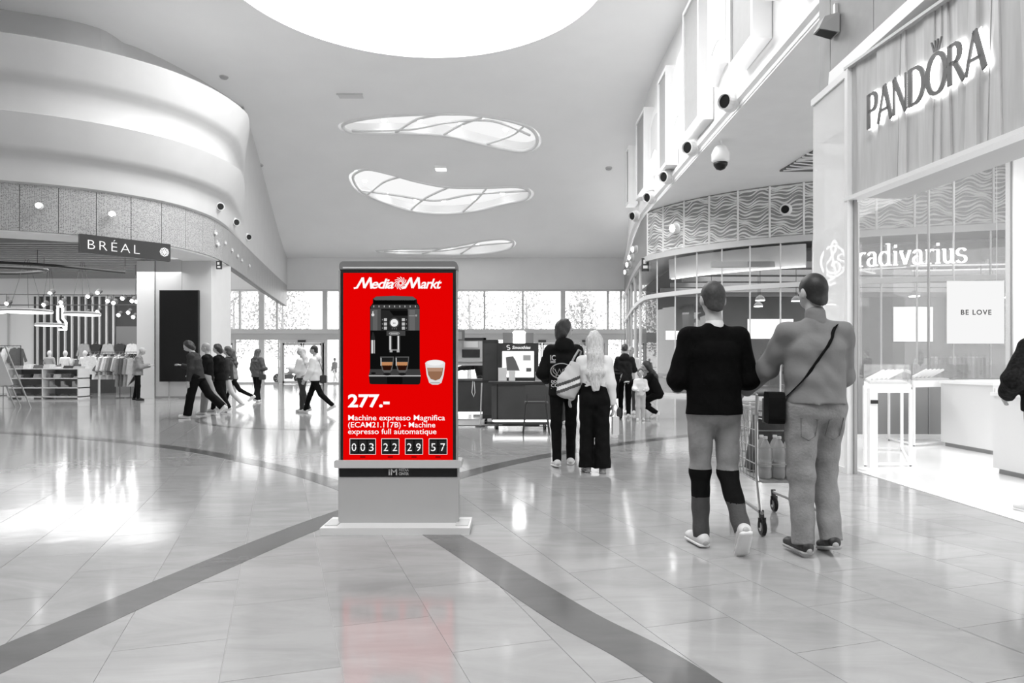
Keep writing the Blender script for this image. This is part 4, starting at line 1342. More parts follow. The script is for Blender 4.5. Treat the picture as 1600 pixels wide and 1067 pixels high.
cp = MB(); cp.prism([(-.22, 1.1), (.03, 1.1), (-.05, 1.3), (-.1, 1.38), (-.24, 1.36)], .646, .655, frame_matrix((0, 0, 0), (1, 0, 0), (0, 0, 1)) @ Matrix.Translation((0, 0, -1.29)))
cp.build('menu_picture', EM('menu_picture_grey', .12, 1), pn)
MB().bx(.1, .25, .638, .644, 1.3, 1.4).build('menu_picture', EM('menu_picture_light', .35, 1), pn)
MB().bx(.16, .26, .638, .644, 1.08, 1.15).build('menu_picture', EM('menu_picture_grey', .12, 1), pn)
text('lettering', 'Smoothies', .085, EM('kiosk_letter_white', 1, 1), ks, frame_matrix((.06, .615, 1.525), (1, 0, 0), (0, 0, 1)), width=.36, extrude=.002, shear=.2, bold=.002)
mb = MB()
stroke(mb, arc(0, .02, .03, .022, 40, 270, 8) + arc(0, -.022, .03, .022, 90, -140, 8), .016, .012, frame_matrix((-.19, .615, 1.555), (1, 0, 0), (0, 0, 1)), 0, .004)
mb.build('emblem', EM('kiosk_letter_white', 1, 1), ks)
for (a, b) in ((-.30, -.1), (.14, .30)): MB().bx(a, b, .6, .8, 1.64, 1.84).build('top_sign', M('kiosk_sign_grey', .22, .5), ks)
MB().lathe([(.12, 0), (.14, .04), (.14, .2), (.1, .24)], (.02, .7, 1.64), 18).build('lamp_drum', EM('drum_glow', 1, 9), ks)
wh = MB()
for x in (-.4, .5):
    for y in (0, .45): caster(wh, x, y, .055)
wh.build('casters', BLACK, ks)
MB().bx(-.45, .58, .0, .5, .10, .14).bx(-.3, .4, .1, .4, .06, .1).build('chassis', DARK, ks)
# items on the kiosk counter
for k, (x, y, w2, h, lab) in enumerate([(-.3, .1, .16, .26, 'white card holder on the left end of the smoothie kiosk counter'), (-.12, .15, .12, .2, 'grey price stand on the smoothie kiosk counter'), (.42, .18, .2, .18, 'card terminal box on the right of the smoothie kiosk counter')]):
    o = tag(empty('counter_card', (.12 + x, 13.3 + y, .9)), lab, 'holder')
    MB().bx(-w2 / 2, w2 / 2, -.01, .01, .02, h).build('card', M('card_white', .7, .5) if k != 2 else MID_GREY, o)
    MB().bx(-w2 / 2, w2 / 2, -.05, .05, 0, .02).build('foot', LIGHT_GREY, o)
# tall dark divider tower left of the kiosk
dv_ = tag(empty('kiosk_tower', (-.48, 14.6, 0)), 'tall narrow black cabinet between the two kiosks', 'cabinet')
MB().bx(-.12, .2, -.2, .5, .12, 1.72).build('body', KB, dv_)
MB().bx(-.1, .18, -.215, -.2, .2, .84).build('door', KD, dv_)
MB().bx(-.1, .18, -.215, -.2, .9, 1.65).build('upper_door', KD, dv_)
wh = MB(); caster(wh, -.06, -.1); caster(wh, .14, -.1); caster(wh, -.06, .4); caster(wh, .14, .4); wh.build('casters', BLACK, dv_)
# second kiosk
k2 = tag(empty('snack_kiosk', (-.92, 15.9, 0)), 'dark wheeled kiosk with glass shelf frame half hidden by the red totem', 'kiosk')
MB().bx(-.5, .36, -.1, .6, .17, .86).build('counter', KD, k2)
MB().bx(-.55, .40, -.14, .64, .86, .9).build('counter_top', M('counter_top_grey', .12, .4), k2)
MB().bx(-.45, -.39, 0, .06, .9, 1.82).bx(.28, .34, 0, .06, .9, 1.82).bx(-.45, .34, 0, .06, 1.76, 1.82).build('upright_frame', KB, k2)
MB().bx(-.39, .28, .02, .035, 1.2, 1.76).build('back_panel', M('shelf_back', .6, .5), k2)
MB().bx(-.2, .2, .0, .018, 1.38, 1.56).build('menu_board', KB, k2)
MB().bx(-.39, .28, -.03, .05, 1.28, 1.3).build('shelf', LIGHT_GREY, k2)
MB().bx(-.16, .16, -.012, -.004, 1.6, 1.74).build('poster_print', M('poster_pale', .8, .5), k2)
MB().tube([(.05, -.11, .86), (.03, -.13, .6), (.07, -.13, .5), (.1, -.13, .6), (.08, -.11, .84)], .012, 6).build('hose', M('hose_white', .75, .5), k2)
wh = MB()
for x in (-.4, .26): caster(wh, x, 0, .06); caster(wh, x, .45, .06)
wh.build('casters', LIGHT_GREY, k2)
MB().bx(-.45, .32, .0, .5, .11, .15).build('under_light', EM('led_strip_white', 1, 2.5), k2)
# flood lamp on a stand next to it
fl_ = tag(empty('flood_lamp', (-1.32, 15.6, 0)), 'square dark flood lamp on a thin pole beside the red totem', 'lamp')
MB().tube([(0, 0, .02), (0, 0, 1.75)], .02, 8).build('pole', DARK, fl_)
MB().lathe([(.16, 0), (.16, .02), (.03, .04)], (0, 0, 0), 16).build('base', DARK, fl_)
MB().box((.16, -.02, 1.86), (.22, .12, .22), .35).build('lamp_head', M('flood_grey', .12, .4), fl_)
MB().box((.14, -.09, 1.86), (.17, .02, .17), .35).build('lamp_face', M('flood_face', .28, .3), fl_)
ms = tag(empty('floor_mat', (-.8, 14.9, .004)), 'dark grey mat under the two kiosks', 'mat')
MB().bx(-1.0, 1.0, -.7, .9, 0, .006).build('mat_sheet', M('mat_grey', .28, .8, noise=.1, scale=10), ms)
rp = tag(empty('rope_post', (-.62, 13.9, 0)), 'thin leaning metal post between the two kiosks', 'post')
MB().tube([(0, 0, .02), (.03, .02, .86)], .016, 8).build('pole', LIGHT_GREY, rp)
MB().lathe([(.1, 0), (.1, .015), (.02, .03)], (0, 0, 0), 16).build('base', DARK, rp)
# high chair in front of the kiosk
ch = tag(empty('bar_chair', (.42, 12.35, 0)), 'black metal chair with low back in front of the smoothie kiosk', 'chair')
MB().prism(rrect(.4, .38, .05, 4), .55, .575).build('seat', KB, ch)
for (x, y) in ((-.17, -.16), (.17, -.16), (-.17, .16), (.17, .16)):
    MB().tube([(x, y, .56), (x * 1.35, y * 1.35, 0)], .011, 6).build('leg', DARK, ch)
MB().bar((-.22, -.2, .16), (.22, -.2, .16), .012).bar((-.22, .2, .16), (.22, .2, .16), .012).build('footrest', DARK, ch)
MB().bar((-.16, -.17, .57), (-.17, -.21, .84), .014).bar((.16, -.17, .57), (.17, -.21, .84), .014).build('back_posts', DARK, ch)
MB().bx(-.19, .19, -.225, -.2, .70, .86).build('backrest', M('backrest_dark', .05, .5), ch)

# ================================================================== SHOPPING TROLLEY
ct = tag(empty('shopping_trolley', (1.98, 5.0, 0), .0), 'wire shopping trolley loaded with water bottles between the two men', 'trolley')
WIRE = M('trolley_wire', .45, .3, metal=.7)
# local: rear (handle) at y=0, front at y=.95; x from -.26..26
def q4(y, z):      # half width of the basket
    return .25 - .05 * y
hb = MB().tube([(-.27, -.05, 1.0), (.27, -.05, 1.0)], .016, 8).build('handle_bar', M('handle_dark', .08, .4), ct)
MB().bx(-.22, .22, -.03, .0, .80, .97).build('rear_flap', M('flap_grey', .07, .5), ct)
for s_ in (-1, 1):
    MB().tube([(s_ * .27, -.05, 1.0), (s_ * .26, .0, .85), (s_ * .24, .05, .42), (s_ * .22, .02, .14)], .013, 8).build('side_post', WIRE, ct)
    MB().tube([(s_ * .22, .0, .16), (s_ * .17, .85, .16)], .013, 8).build('chassis_rail', WIRE, ct)
b = MB()
for z in (.38, .5, .62, .74, .88):
    f = (z - .38) / .5
    y1 = .75 + .2 * f; y0 = .02
    b.tube([(-.25, y0, z), (-.25 + .05, y1, z), (.25 - .05, y1, z), (.25, y0, z), (-.25, y0, z)], .0045, 5)
for k in range(9):
    u = k / 8
    for s_ in (-1, 1):
        b.tube([(s_ * (.25 - .05 * u), .02 + .73 * u, .38), (s_ * (.25 - .05 * u), .02 + .93 * u, .9)], .003, 4)
for k in range(7):
    x = -.2 + .4 * k / 6
    b.tube([(x, .02, .38), (x * .85, .75, .38)], .003, 4)
    b.tube([(x * .85, .75, .38), (x * .85, .95, .9)], .003, 4)
b.build('wire_basket', WIRE, ct)
b = MB()
b.tube([(-.25, .02, .9), (-.2, .95, .9), (.2, .95, .9), (.25, .02, .9)], .009, 6)
b.build('top_rim', WIRE, ct)
for k, (x, y) in enumerate(((-.22, .02), (.22, .02), (-.17, .85), (.17, .85))):
    fk = MB().bar((x, y, .18), (x, y - .02, .09), .035, .012).bar((x - .018, y - .02, .13), (x - .018, y - .025, .06), .006, .02).bar((x + .018, y - .02, .13), (x + .018, y - .025, .06), .006, .02).build('caster_fork', DARK, ct)
    MB().lathe([(.02, -.013), (.055, -.015), (.065, -.008), (.065, .008), (.055, .015), (.02, .013)], (x, y - .025, .066), 18, Matrix.Rotation(PI / 2, 3, 'Y')).build('wheel', BLACK, fk, smooth=False)
    MB().lathe([(.004, -.017), (.03, -.017), (.03, .017), (.004, .017)], (x, y - .025, .066), 12, Matrix.Rotation(PI / 2, 3, 'Y')).build('hub', LIGHT_GREY, fk)
MB().bx(-.2, .2, .05, .75, .365, .378).build('basket_floor', M('basket_floor_grey', .3, .5), ct)
# bottles
BOT = GLASS('bottle_plastic', ior=1.35, tint=.92, film=.45, film_v=.62)
bt = None
k = 0
for (x, y) in [(-.14, .16), (-.04, .16), (.06, .16), (.16, .16), (-.13, .27), (-.03, .27), (.07, .27), (.16, .27)]:
    if bt is None:
        bt = empty('water_bottle', (0, 0, 0))
        MB().lathe([(.035, 0), (.042, .01), (.042, .06), (.038, .07), (.042, .08), (.042, .13), (.038, .14), (.042, .15), (.042, .2), (.03, .25), (.014, .28), (.014, .29)], (0, 0, 0), 16).build('bottle_body', BOT, bt, smooth=True)
        MB().lathe([(.016, .288), (.016, .305)], (0, 0, 0), 12).build('cap', M('cap_pale', .6, .4), bt)
        MB().lathe([(.0425, .09), (.0425, .125)], (0, 0, 0), 16).build('bottle_label', M('label_grey', .42, .5), bt)
        o = bt
    else:
        o = copy_tree(bt)
    o.location = (1.98 + x, 5.0 + y, .38)
    row = 'rear row' if y < .2 else 'second row'
    pos = ['leftmost', 'second from the left', 'third from the left', 'rightmost'][k % 4]
    k += 1
    tag(o, f'clear water bottle, {pos} in the {row} of the trolley', 'bottle', group='water bottles in the trolley')
bgc = tag(empty('carrier_bag', (1.99, 5.5, .4)), 'dark patterned carrier bag standing in the trolley behind the bottles', 'bag')
MB().add([(-.16, -.06, 0), (.16, -.06, 0), (.16, .1, 0), (-.16, .1, 0), (-.12, -.12, .42), (.15, -.06, .36), (.15, .06, .36), (-.12, .02, .42)], [(3, 2, 1, 0), (4, 5, 6, 7), (0, 1, 5, 4), (1, 2, 6, 5), (2, 3, 7, 6), (3, 0, 4, 7)]).build('bag_body', M('carrier_dark', .025, .4, noise=.3, scale=14, bump=.3), bgc)
MB().bar((-.12, -.125, .40), (.15, -.066, .345), .03, .008).bar((.12, -.09, .02), (.15, -.066, .36), .03, .01).build('light_border', M('carrier_white', .6, .5), bgc)
# ================================================================== PEOPLE: smooth blended bodies from distance fields
def _cap(p, a, b, ra, rb):
    ab = b - a; L = float(ab @ ab) + 1e-12
    t = np.clip(((p - a) @ ab) / L, 0, 1)
    return np.linalg.norm(p - a - t[..., None] * ab, axis=-1) - (ra + (rb - ra) * t)
def _sweep(p, a, b, ra, rb, u):
    ab = b - a; Ln = float(np.linalg.norm(ab)) + 1e-9
    ax = ab / Ln
    u = u - ax * (u @ ax); u = u / (np.linalg.norm(u) + 1e-9)
    w = np.cross(ax, u)
    q = p - a
    h = q @ ax
    t = np.clip(h / Ln, 0, 1)
    rx = ra[0] + (rb[0] - ra[0]) * t; ry = ra[1] + (rb[1] - ra[1]) * t
    x = q @ u; y = q @ w; z = h - t * Ln
    mn = np.minimum(rx, ry)
    k0 = np.sqrt((x / rx) ** 2 + (y / ry) ** 2 + (z / (mn * .7)) ** 2) + 1e-9
    k1 = np.sqrt((x / rx ** 2) ** 2 + (y / ry ** 2) ** 2 + (z / (mn * .7) ** 2) ** 2) + 1e-9
    return k0 * (k0 - 1) / k1
def _ell(p, c, r, R):
    q = p - c
    if R is not None: q = q @ R
    k0 = np.linalg.norm(q / r, axis=-1) + 1e-9
    k1 = np.linalg.norm(q / (r * r), axis=-1) + 1e-9
    return k0 * (k0 - 1) / k1
A_ = lambda *v: np.array(v, dtype=float)

def sdf_mesh(name, prims, res, k=.03, cuts=(), wrinkle=0.0, strand=0.0, seed=0, mats=None, mat_fn=None):
    lo = A_(9, 9, 9); hi = -lo
    boxes_ = []
    for pr in prims:
        if pr[0] == 'c':
            r = max(pr[3], pr[4]); l = np.minimum(pr[1], pr[2]) - r; h = np.maximum(pr[1], pr[2]) + r
        elif pr[0] == 's':
            r = max(*pr[3], *pr[4]); l = np.minimum(pr[1], pr[2]) - r; h = np.maximum(pr[1], pr[2]) + r
        else:
            r = float(np.max(pr[2])); l = pr[1] - r; h = pr[1] + r
        boxes_.append((l, h)); lo = np.minimum(lo, l); hi = np.maximum(hi, h)
    lo -= 3 * res + .01; hi += 3 * res + .01
    n = np.ceil((hi - lo) / res).astype(int) + 1
    axs = [lo[i] + res * np.arange(n[i]) for i in range(3)]
    D = np.full(n, .2)
    mg = k + 3 * res
    for pr, (l, h) in zip(prims, boxes_):
        i0 = np.maximum(((l - mg - lo) / res).astype(int), 0); i1 = np.minimum(((h + mg - lo) / res).astype(int) + 2, n)
        sl_ = tuple(slice(a, b) for a, b in zip(i0, i1))
        P = np.stack(np.meshgrid(axs[0][sl_[0]], axs[1][sl_[1]], axs[2][sl_[2]], indexing='ij'), -1)
        ct_ = None
        if pr[0] == 'c':
            d = _cap(P, pr[1], pr[2], pr[3], pr[4])
            ct_ = pr[5] if len(pr) > 5 else None
        elif pr[0] == 's':
            d = _sweep(P, pr[1], pr[2], pr[3], pr[4], pr[5])
            ct_ = pr[6] if len(pr) > 6 else None
        else: d = _ell(P, pr[1], pr[2], pr[3] if len(pr) > 3 else None)
        if ct_ is not None: d = np.maximum(d, (P - ct_[0]) @ ct_[1])
        kk = k
        o = D[sl_]
        hh = np.clip(kk - np.abs(o - d), 0, None) / kk
        D[sl_] = np.minimum(o, d) - hh * hh * kk * .25
    if wrinkle:
        X, Y, Z = np.meshgrid(*axs, indexing='ij')
        s = seed
        w = np.sin(31 * Z + 9 * np.sin(7 * X + s) + 4 * Y) * .5 + np.sin(19 * X + 23 * Z + 5 * np.sin(11 * Y + s) + s) * .5 + .6 * np.sin(47 * Z + 17 * X * np.sign(np.sin(s + 1)) + 3 * np.sin(13 * X))
        D += wrinkle * w
        del X, Y, Z, w
    if strand:
        X, Y, Z = np.meshgrid(*axs, indexing='ij')
        D += strand * (np.sin(95 * X + 6 * np.sin(9 * Z + seed) + 30 * Y) * .6 + np.sin(160 * X - 40 * Y + 5 * np.sin(13 * Z)) * .4)
    for (c, nr) in cuts:
        X = axs[0][:, None, None]; Y = axs[1][None, :, None]; Z = axs[2][None, None, :]
        D = np.maximum(D, (X - c[0]) * nr[0] + (Y - c[1]) * nr[1] + (Z - c[2]) * nr[2])
    V, F = surface_nets(D, lo, res)
    me = bpy.data.meshes.new(name)
    me.vertices.add(len(V)); me.vertices.foreach_set('co', V.astype(np.float32).ravel())
    me.loops.add(len(F) * 4); me.loops.foreach_set('vertex_index', F.astype(np.int32).ravel())
    me.polygons.add(len(F)); me.polygons.foreach_set('loop_start', np.arange(0, len(F) * 4, 4, dtype=np.int32))
    me.polygons.foreach_set('loop_total', np.full(len(F), 4, dtype=np.int32))
    me.polygons.foreach_set('use_smooth', np.ones(len(F), dtype=bool))
    for m in (mats or []): me.materials.append(m)
    if mat_fn is not None:
        C = V[F].mean(1)
        me.polygons.foreach_set('material_index', mat_fn(C).astype(np.int32))
    me.update(); me.validate()
    return me

def surface_nets(D, lo, res):
    ins = D < 0
    nx, ny, nz = D.shape
    cnt = np.zeros((nx - 1, ny - 1, nz - 1), dtype=np.int8)
    for i in (0, 1):
        for j in (0, 1):
            for k in (0, 1):
                cnt += ins[i:nx - 1 + i, j:ny - 1 + j, k:nz - 1 + k]
    act = (cnt > 0) & (cnt < 8)
    I = np.argwhere(act)
    idx = np.full(cnt.shape, -1, dtype=np.int64); idx[act] = np.arange(len(I))
    acc = np.zeros((len(I), 3)); num = np.zeros(len(I))
    for ax in range(3):
        o1, o2 = [(1, 2), (0, 2), (0, 1)][ax]
        for a in (0, 1):
            for b in (0, 1):
                s0 = I.copy(); s0[:, o1] += a; s0[:, o2] += b
                s1 = s0.copy(); s1[:, ax] += 1
                d0 = D[s0[:, 0], s0[:, 1], s0[:, 2]]; d1 = D[s1[:, 0], s1[:, 1], s1[:, 2]]
                cr = (d0 < 0) != (d1 < 0)
                t = np.where(cr, d0 / np.where(cr, d0 - d1, 1), 0)
                p = s0.astype(float); p[:, ax] += t
                acc[cr] += p[cr]; num[cr] += 1
    V = lo + res * acc / num[:, None]
    faces = []
    for ax in range(3):
        o1, o2 = [(1, 2), (2, 0), (0, 1)][ax]
        sA = [slice(None)] * 3; sB = [slice(None)] * 3
        sA[ax] = slice(0, -1); sB[ax] = slice(1, None)
        a, b = ins[tuple(sA)], ins[tuple(sB)]
        for flip, E in ((False, a & ~b), (True, ~a & b)):
            e = np.argwhere(E)
            ok = (e[:, o1] > 0) & (e[:, o2] > 0) & (e[:, o1] < D.shape[o1] - 1) & (e[:, o2] < D.shape[o2] - 1)
            e = e[ok]
            c = []
            for (da, db) in ((1, 1), (0, 1), (0, 0), (1, 0)):
                q = e.copy(); q[:, o1] -= da; q[:, o2] -= db
                c.append(idx[q[:, 0], q[:, 1], q[:, 2]])
            f = np.stack(c, 1)
            if flip: f = f[:, ::-1]
            faces.append(f)
    F = np.concatenate(faces)
    return V, F

def rotx(p, c, a):
    y, z = p[1] - c[1], p[2] - c[2]
    return A_(p[0], c[1] + y * math.cos(a) - z * math.sin(a), c[2] + y * math.sin(a) + z * math.cos(a))

SKIN = M('skin', .40, .5, noise=.05, scale=12)
SKIN_D = M('skin_tan', .30, .5, noise=.05, scale=12)
HAIR_D = M('dark_hair', .018, .45, noise=.4, scale=40, bump=.5, stretch=(6, 6, .6))
HAIR_M = M('brown_hair', .05, .45, noise=.4, scale=40, bump=.4, stretch=(6, 6, .6))
HAIR_B = M('blonde_hair', .6, .4, noise=.35, scale=26, bump=.6, stretch=(7, 7, .35))
SOLE = M('white_sole', .75, .5)

def hand_prims(w, d, nrm, side, s, curl=.35):
    """w wrist, d direction of the hand, nrm palm direction (fingers curl towards it), side vector to the thumb"""
    d = d / np.linalg.norm(d); nrm = nrm - d * (nrm @ d); nrm /= np.linalg.norm(nrm)
    ac = np.cross(d, nrm)
    if ac @ side < 0: ac = -ac
    pr = [('s', w, w + d * .085 * s, (.027 * s, .016 * s), (.041 * s, .014 * s), ac)]
    L = [.074, .083, .076, .06]
    for k in range(4):
        b = w + d * .086 * s + ac * (.030 - .02 * k) * s
        a = 0.0; p = b
        for j, f in enumerate((.45, .3, .25)):
            a += curl * (.7 if j == 0 else 1)
            q = p + (d * math.cos(a) + nrm * math.sin(a)) * L[k] * f * s
            pr.append(('c', p, q, .0088 * s, .0078 * s)); p = q
    b = w + d * .03 * s + ac * .03 * s
    q = b + (d * .65 + ac * .6 + nrm * .3) * .045 * s
    r = q + (d * .85 + ac * .2 + nrm * .4) * .034 * s
    pr += [('c', b, q, .0125 * s, .0105 * s), ('c', q, r, .0105 * s, .0085 * s)]
    return pr

def person(label, x, y, face, H=1.75, legs=((0, 0), (0, 0)), arms=None, lean=0.0, head=(0, 0), top=None, bottom=None, shoes=None, hair='short', hair_mat=None, skin=None,
           res=.011, girth=1.0, spread=.0, group=None, footp=(0, 0), crouch=False, face_detail=True, seed=0, name='person', hunch=0.0, hand_curl=(.35, .35), hs=1.0):
    s = H / 1.75
    hair_mat = hair_mat or HAIR_D; skin = skin or SKIN
    g = girth
    root_p = A_(0, 0, .93)
    J = {}
    # legs: (thigh forward angle, knee flex), index 0 = right (+x), 1 = left
    feet = []
    for i, sd in enumerate((1, -1)):
        th, kf = [math.radians(v) for v in legs[i]]
        hip = root_p + A_(sd * .088, 0, -.02)
        kn = hip + A_(sd * (.012 + spread), math.sin(th), -math.cos(th)) * .43
        sh = th - kf
        an = kn + A_(sd * spread * .6, math.sin(sh), -math.cos(sh)) * .405
        fp = math.radians(footp[i])
        f = A_(sd * .12, math.cos(fp), math.sin(fp)); f /= np.linalg.norm(f)
        up = A_(0, -math.sin(fp), math.cos(fp))
        heel = an - f * .05 - up * .052; toe = an + f * .165 - up * .056
        J['hip', i], J['kn', i], J['an', i], J['he', i], J['to', i], J['up', i] = hip, kn, an, heel, toe, up
        feet += [heel[2] - .036, toe[2] - .030]
    dz = -min(feet)
    for kx in list(J):
        if kx[0] != 'up': J[kx] = J[kx] + A_(0, 0, dz)
    pel = root_p + A_(0, 0, dz)
    la = math.radians(-lean)
    up_ = lambda p: rotx(A_(*p) + A_(0, 0, dz), pel, la)
    waist = up_((0, 0, 1.08)); chest = up_((0, .005, 1.28)); 
    hu = math.radians(-hunch)
    up2 = lambda p: rotx(up_(p), chest, hu)
    shl = up2((0, -.005, 1.385)); neckb = up2((0, -.01, 1.46)); headc = up2((0, .035, 1.645))
    J['sh', 0], J['sh', 1] = up2((.158 * g, 0, 1.375)), up2((-.158 * g, 0, 1.375))
    # arms: (forward, outward, elbow flex, inward turn of the forearm)
    arms = arms or ((5, 8, 12, 0), (5, 8, 12, 0))
    for i, sd in enumerate((1, -1)):
        fw, ou, fl_, inn = [math.radians(v) for v in arms[i]]
        du_ = A_(sd * math.sin(ou), math.sin(fw) * math.cos(ou), -math.cos(fw) * math.cos(ou))
        el = J['sh', i] + du_ * .285
        a2 = fw + fl_
        df_ = A_(sd * math.sin(ou) * .6 - sd * math.sin(inn), math.sin(a2) * math.cos(inn), -math.cos(a2) * math.cos(inn)); df_ /= np.linalg.norm(df_)
        wr_ = el + df_ * .255
        J['el', i], J['wr', i], J['hd', i] = el, wr_, df_
    # scale
    for kx in list(J):
        if kx[0] not in ('up', 'hd'): J[kx] = J[kx] * s
    pel, waist, chest, shl, neckb, headc = [v * s for v in (pel, waist, chest, shl, neckb, headc)]
    ex = A_(1, 0, 0)
    # head frame
    yaw, pit = [math.radians(v) for v in head]
    Rz = np.array([[math.cos(yaw), -math.sin(yaw), 0], [math.sin(yaw), math.cos(yaw), 0], [0, 0, 1]])
    Rx = np.array([[1, 0, 0], [0, math.cos(pit), -math.sin(pit)], [0, math.sin(pit), math.cos(pit)]])
    HR = Rz @ Rx
    np_ = neckb + (headc - neckb) * .45
    hp = lambda *v: np_ + HR @ (A_(*v) * s * hs)
    C0 = (0, .012, .105)
    # ---------------- body
    B = [('s', pel, waist, (.135 * s * g, .095 * s * g), (.125 * s * g, .088 * s * g), ex), ('s', waist, chest, (.125 * s * g, .088 * s * g), (.135 * s * g, .094 * s * g), ex), ('s', chest, shl, (.135 * s * g, .09 * s * g), (.105 * s * g, .06 * s), ex),
         ('c', shl, neckb, .062 * s, .054 * s), ('c', neckb, hp(0, .005, .06), .054 * s, .05 * s)]
    for i in (0, 1):
        B += [('c', shl, J['sh', i], .05 * s, .046 * s), ('c', J['sh', i], J['el', i], .044 * s, .036 * s), ('c', J['el', i], J['wr', i], .038 * s, .027 * s)]
        B += [('c', J['hip', i], J['kn', i], .08 * s * g, .052 * s), ('c', J['kn', i], J['an', i], .05 * s, .036 * s), ('c', J['he', i], J['to', i], .03 * s, .024 * s)]
        sd = 1 if i == 0 else -1
        d = J['hd', i]
        inward = A_(-sd, .0, 0) if abs(d[2]) > .5 else A_(-sd * .3, 0, -1)
        thumb = A_(0, 1, .1) if abs(d[2]) > .5 else A_(-sd, 0, .3)
        B += hand_prims(J['wr', i], d, inward, thumb, s, hand_curl[i])
    B += [('e', hp(*C0), A_(.073, .092, .098) * s * hs, HR), ('e', hp(0, .052, .048), A_(.05, .05, .058) * s * hs, HR), ('e', hp(0, .085, .03), A_(.022, .018, .02) * s * hs, HR),
          ('e', hp(0, .112, .072), A_(.013, .022, .02) * s * hs, HR), ('e', hp(0, .095, .112), A_(.045, .02, .014) * s * hs, HR), ('e', hp(0, .102, .044), A_(.022, .012, .01) * s * hs, HR)]
    for sd in (1, -1):
        B.append(('e', hp(sd * .077, .0, .082), A_(.012, .022, .034) * s * hs, HR))
    body = link(name, sdf_mesh('body', B, res, .018, mats=[skin]), None, None, (x, y, 0), math.radians(face))
    tag(body, label, 'person', group)
    if face_detail:
        for sd in (1, -1):
            MB().ball(tuple(hp(sd * .031, .093, .09)), .0105 * s, 6).build('eye', M('eye_dark', .05, .2), body, smooth=True)
    # ---------------- top
    t = dict(name='sweater', mat=BLACK, bag=.012, hem=.90, hood=False, collar=None, sleeve=1.0, wr=.0015, cuff=.0, puff=0.0, long=None, ch=.045)
    t.update(top or {})
    b = t['bag']
    hemz = up_((0, 0, t['hem'])) * s
    hem_r = (.160 * g + b * .9, .128 * g + b * .8)
    spn = (waist - pel) / np.linalg.norm(waist - pel)
    hem_c = hemz - spn * .10 * s + A_(0, -.012, 0) * s
    Tp = [('s', hem_c, waist, tuple(v * s for v in hem_r), ((.140 * g + b * .9) * s, (.104 * g + b * .9) * s), ex, (hemz, -spn)), ('s', waist, chest, ((.142 * g + b * .9) * s, (.104 * g + b * .9) * s), ((.152 * g + b * .8) * s, (.110 * g + b * .8) * s), ex),
          ('s', chest, shl, ((.152 * g + b * .8) * s, (.106 * g + b * .8) * s), ((.118 * g + b * .5) * s, (.070 + b * .5) * s), ex), ('c', shl, neckb + A_(0, 0, -.02) * s, (.075 + b * .4) * s, (.058 + b * .2) * s)]
    for i in (0, 1):
        Tp += [('c', shl + A_(0, 0, .015) * s, J['sh', i], (.056 + b * .3) * s, (.052 + b * .5) * s), ('c', J['sh', i], J['el', i], (.052 + b * .7) * s, (.044 + b * .85) * s)]
        e = J['el', i] + (J['wr', i] - J['el', i]) * t['sleeve']
        dd_ = (J['wr', i] - J['el', i]); dd_ = dd_ / np.linalg.norm(dd_)
        Tp.append(('c', J['el', i], e, (.044 + b * .85) * s, (.036 + b * .6) * s, (e + dd_ * .012 * s, dd_)))
    if t['hood']:
        Tp += [('e', neckb + A_(0, -.075, -.03) * s, A_(.12, .07, .085) * s, None), ('e', neckb + A_(0, -.06, .02) * s, A_(.10, .06, .05) * s, None)]
    if t['long']:
        lo_ = up_((0, 0, t['long'])) * s
        lo_[1] = pel[1] - .02
        Tp.append(('s', lo_, pel, ((.20 * g) * s, (.16 * g) * s), ((.155 * g + b) * s, (.118 * g + b) * s), ex))
    cuts = []
    garment = link(t['name'], sdf_mesh(t['name'], Tp, res, .035, cuts=cuts, wrinkle=t['wr'], seed=seed, mats=[t['mat']]), None, body)
    if t['puff']:
        pass
    if t['collar'] is not None:
        Cp = [('c', neckb + A_(0, -.004, -.02) * s, neckb + A_(0, .002, t['ch']) * s, .066 * s, .062 * s)]
        link('collar', sdf_mesh('collar', Cp, min(res, .009), .02, mats=[t['collar']]), None, body)
    # ---------------- trousers
    t2 = dict(name='trousers', mat=DARK, bag=.012, flare=0.0, mat_fn=None, mats=None, wr=.002, length=1.0, rise=.06)
    t2.update(bottom or {})
    b = t2['bag']
    Tr = [('s', pel + A_(0, 0, t2['rise']) * s, pel + A_(0, 0, -.06) * s, ((.142 * g + b * .6) * s, (.102 * g + b * .5) * s), ((.15 * g + b * .6) * s, (.108 * g + b * .5) * s), ex)]
    for i in (0, 1):
        sd = 1 if i == 0 else -1
        an = J['kn', i] + (J['an', i] - J['kn', i]) * t2['length']
        Tr += [('c', J['hip', i], J['kn', i], (.083 * g + b) * s, (.060 + b * 1.0) * s), ('c', J['kn', i], an + (J['an', i] - J['kn', i]) * .06, (.060 + b * 1.0) * s, (.046 + b * 1.1 + t2['flare']) * s, (an + (J['an', i] - J['kn', i]) * .075, (J['an', i] - J['kn', i]) / np.linalg.norm(J['an', i] - J['kn', i]))),
               ('e', pel + A_(sd * .065, -.055, -.03) * s, A_(.082 * g, .075, .095) * s, None)]
    link(t2['name'], sdf_mesh(t2['name'], Tr, res, .03, wrinkle=t2['wr'], seed=seed + 3, mats=t2['mats'] or [t2['mat']], mat_fn=t2['mat_fn']), None, body)
    # ---------------- shoes
    sm_ = dict(mat=M('shoe_white', .70, .5), sole=SOLE)
    sm_.update(shoes or {})
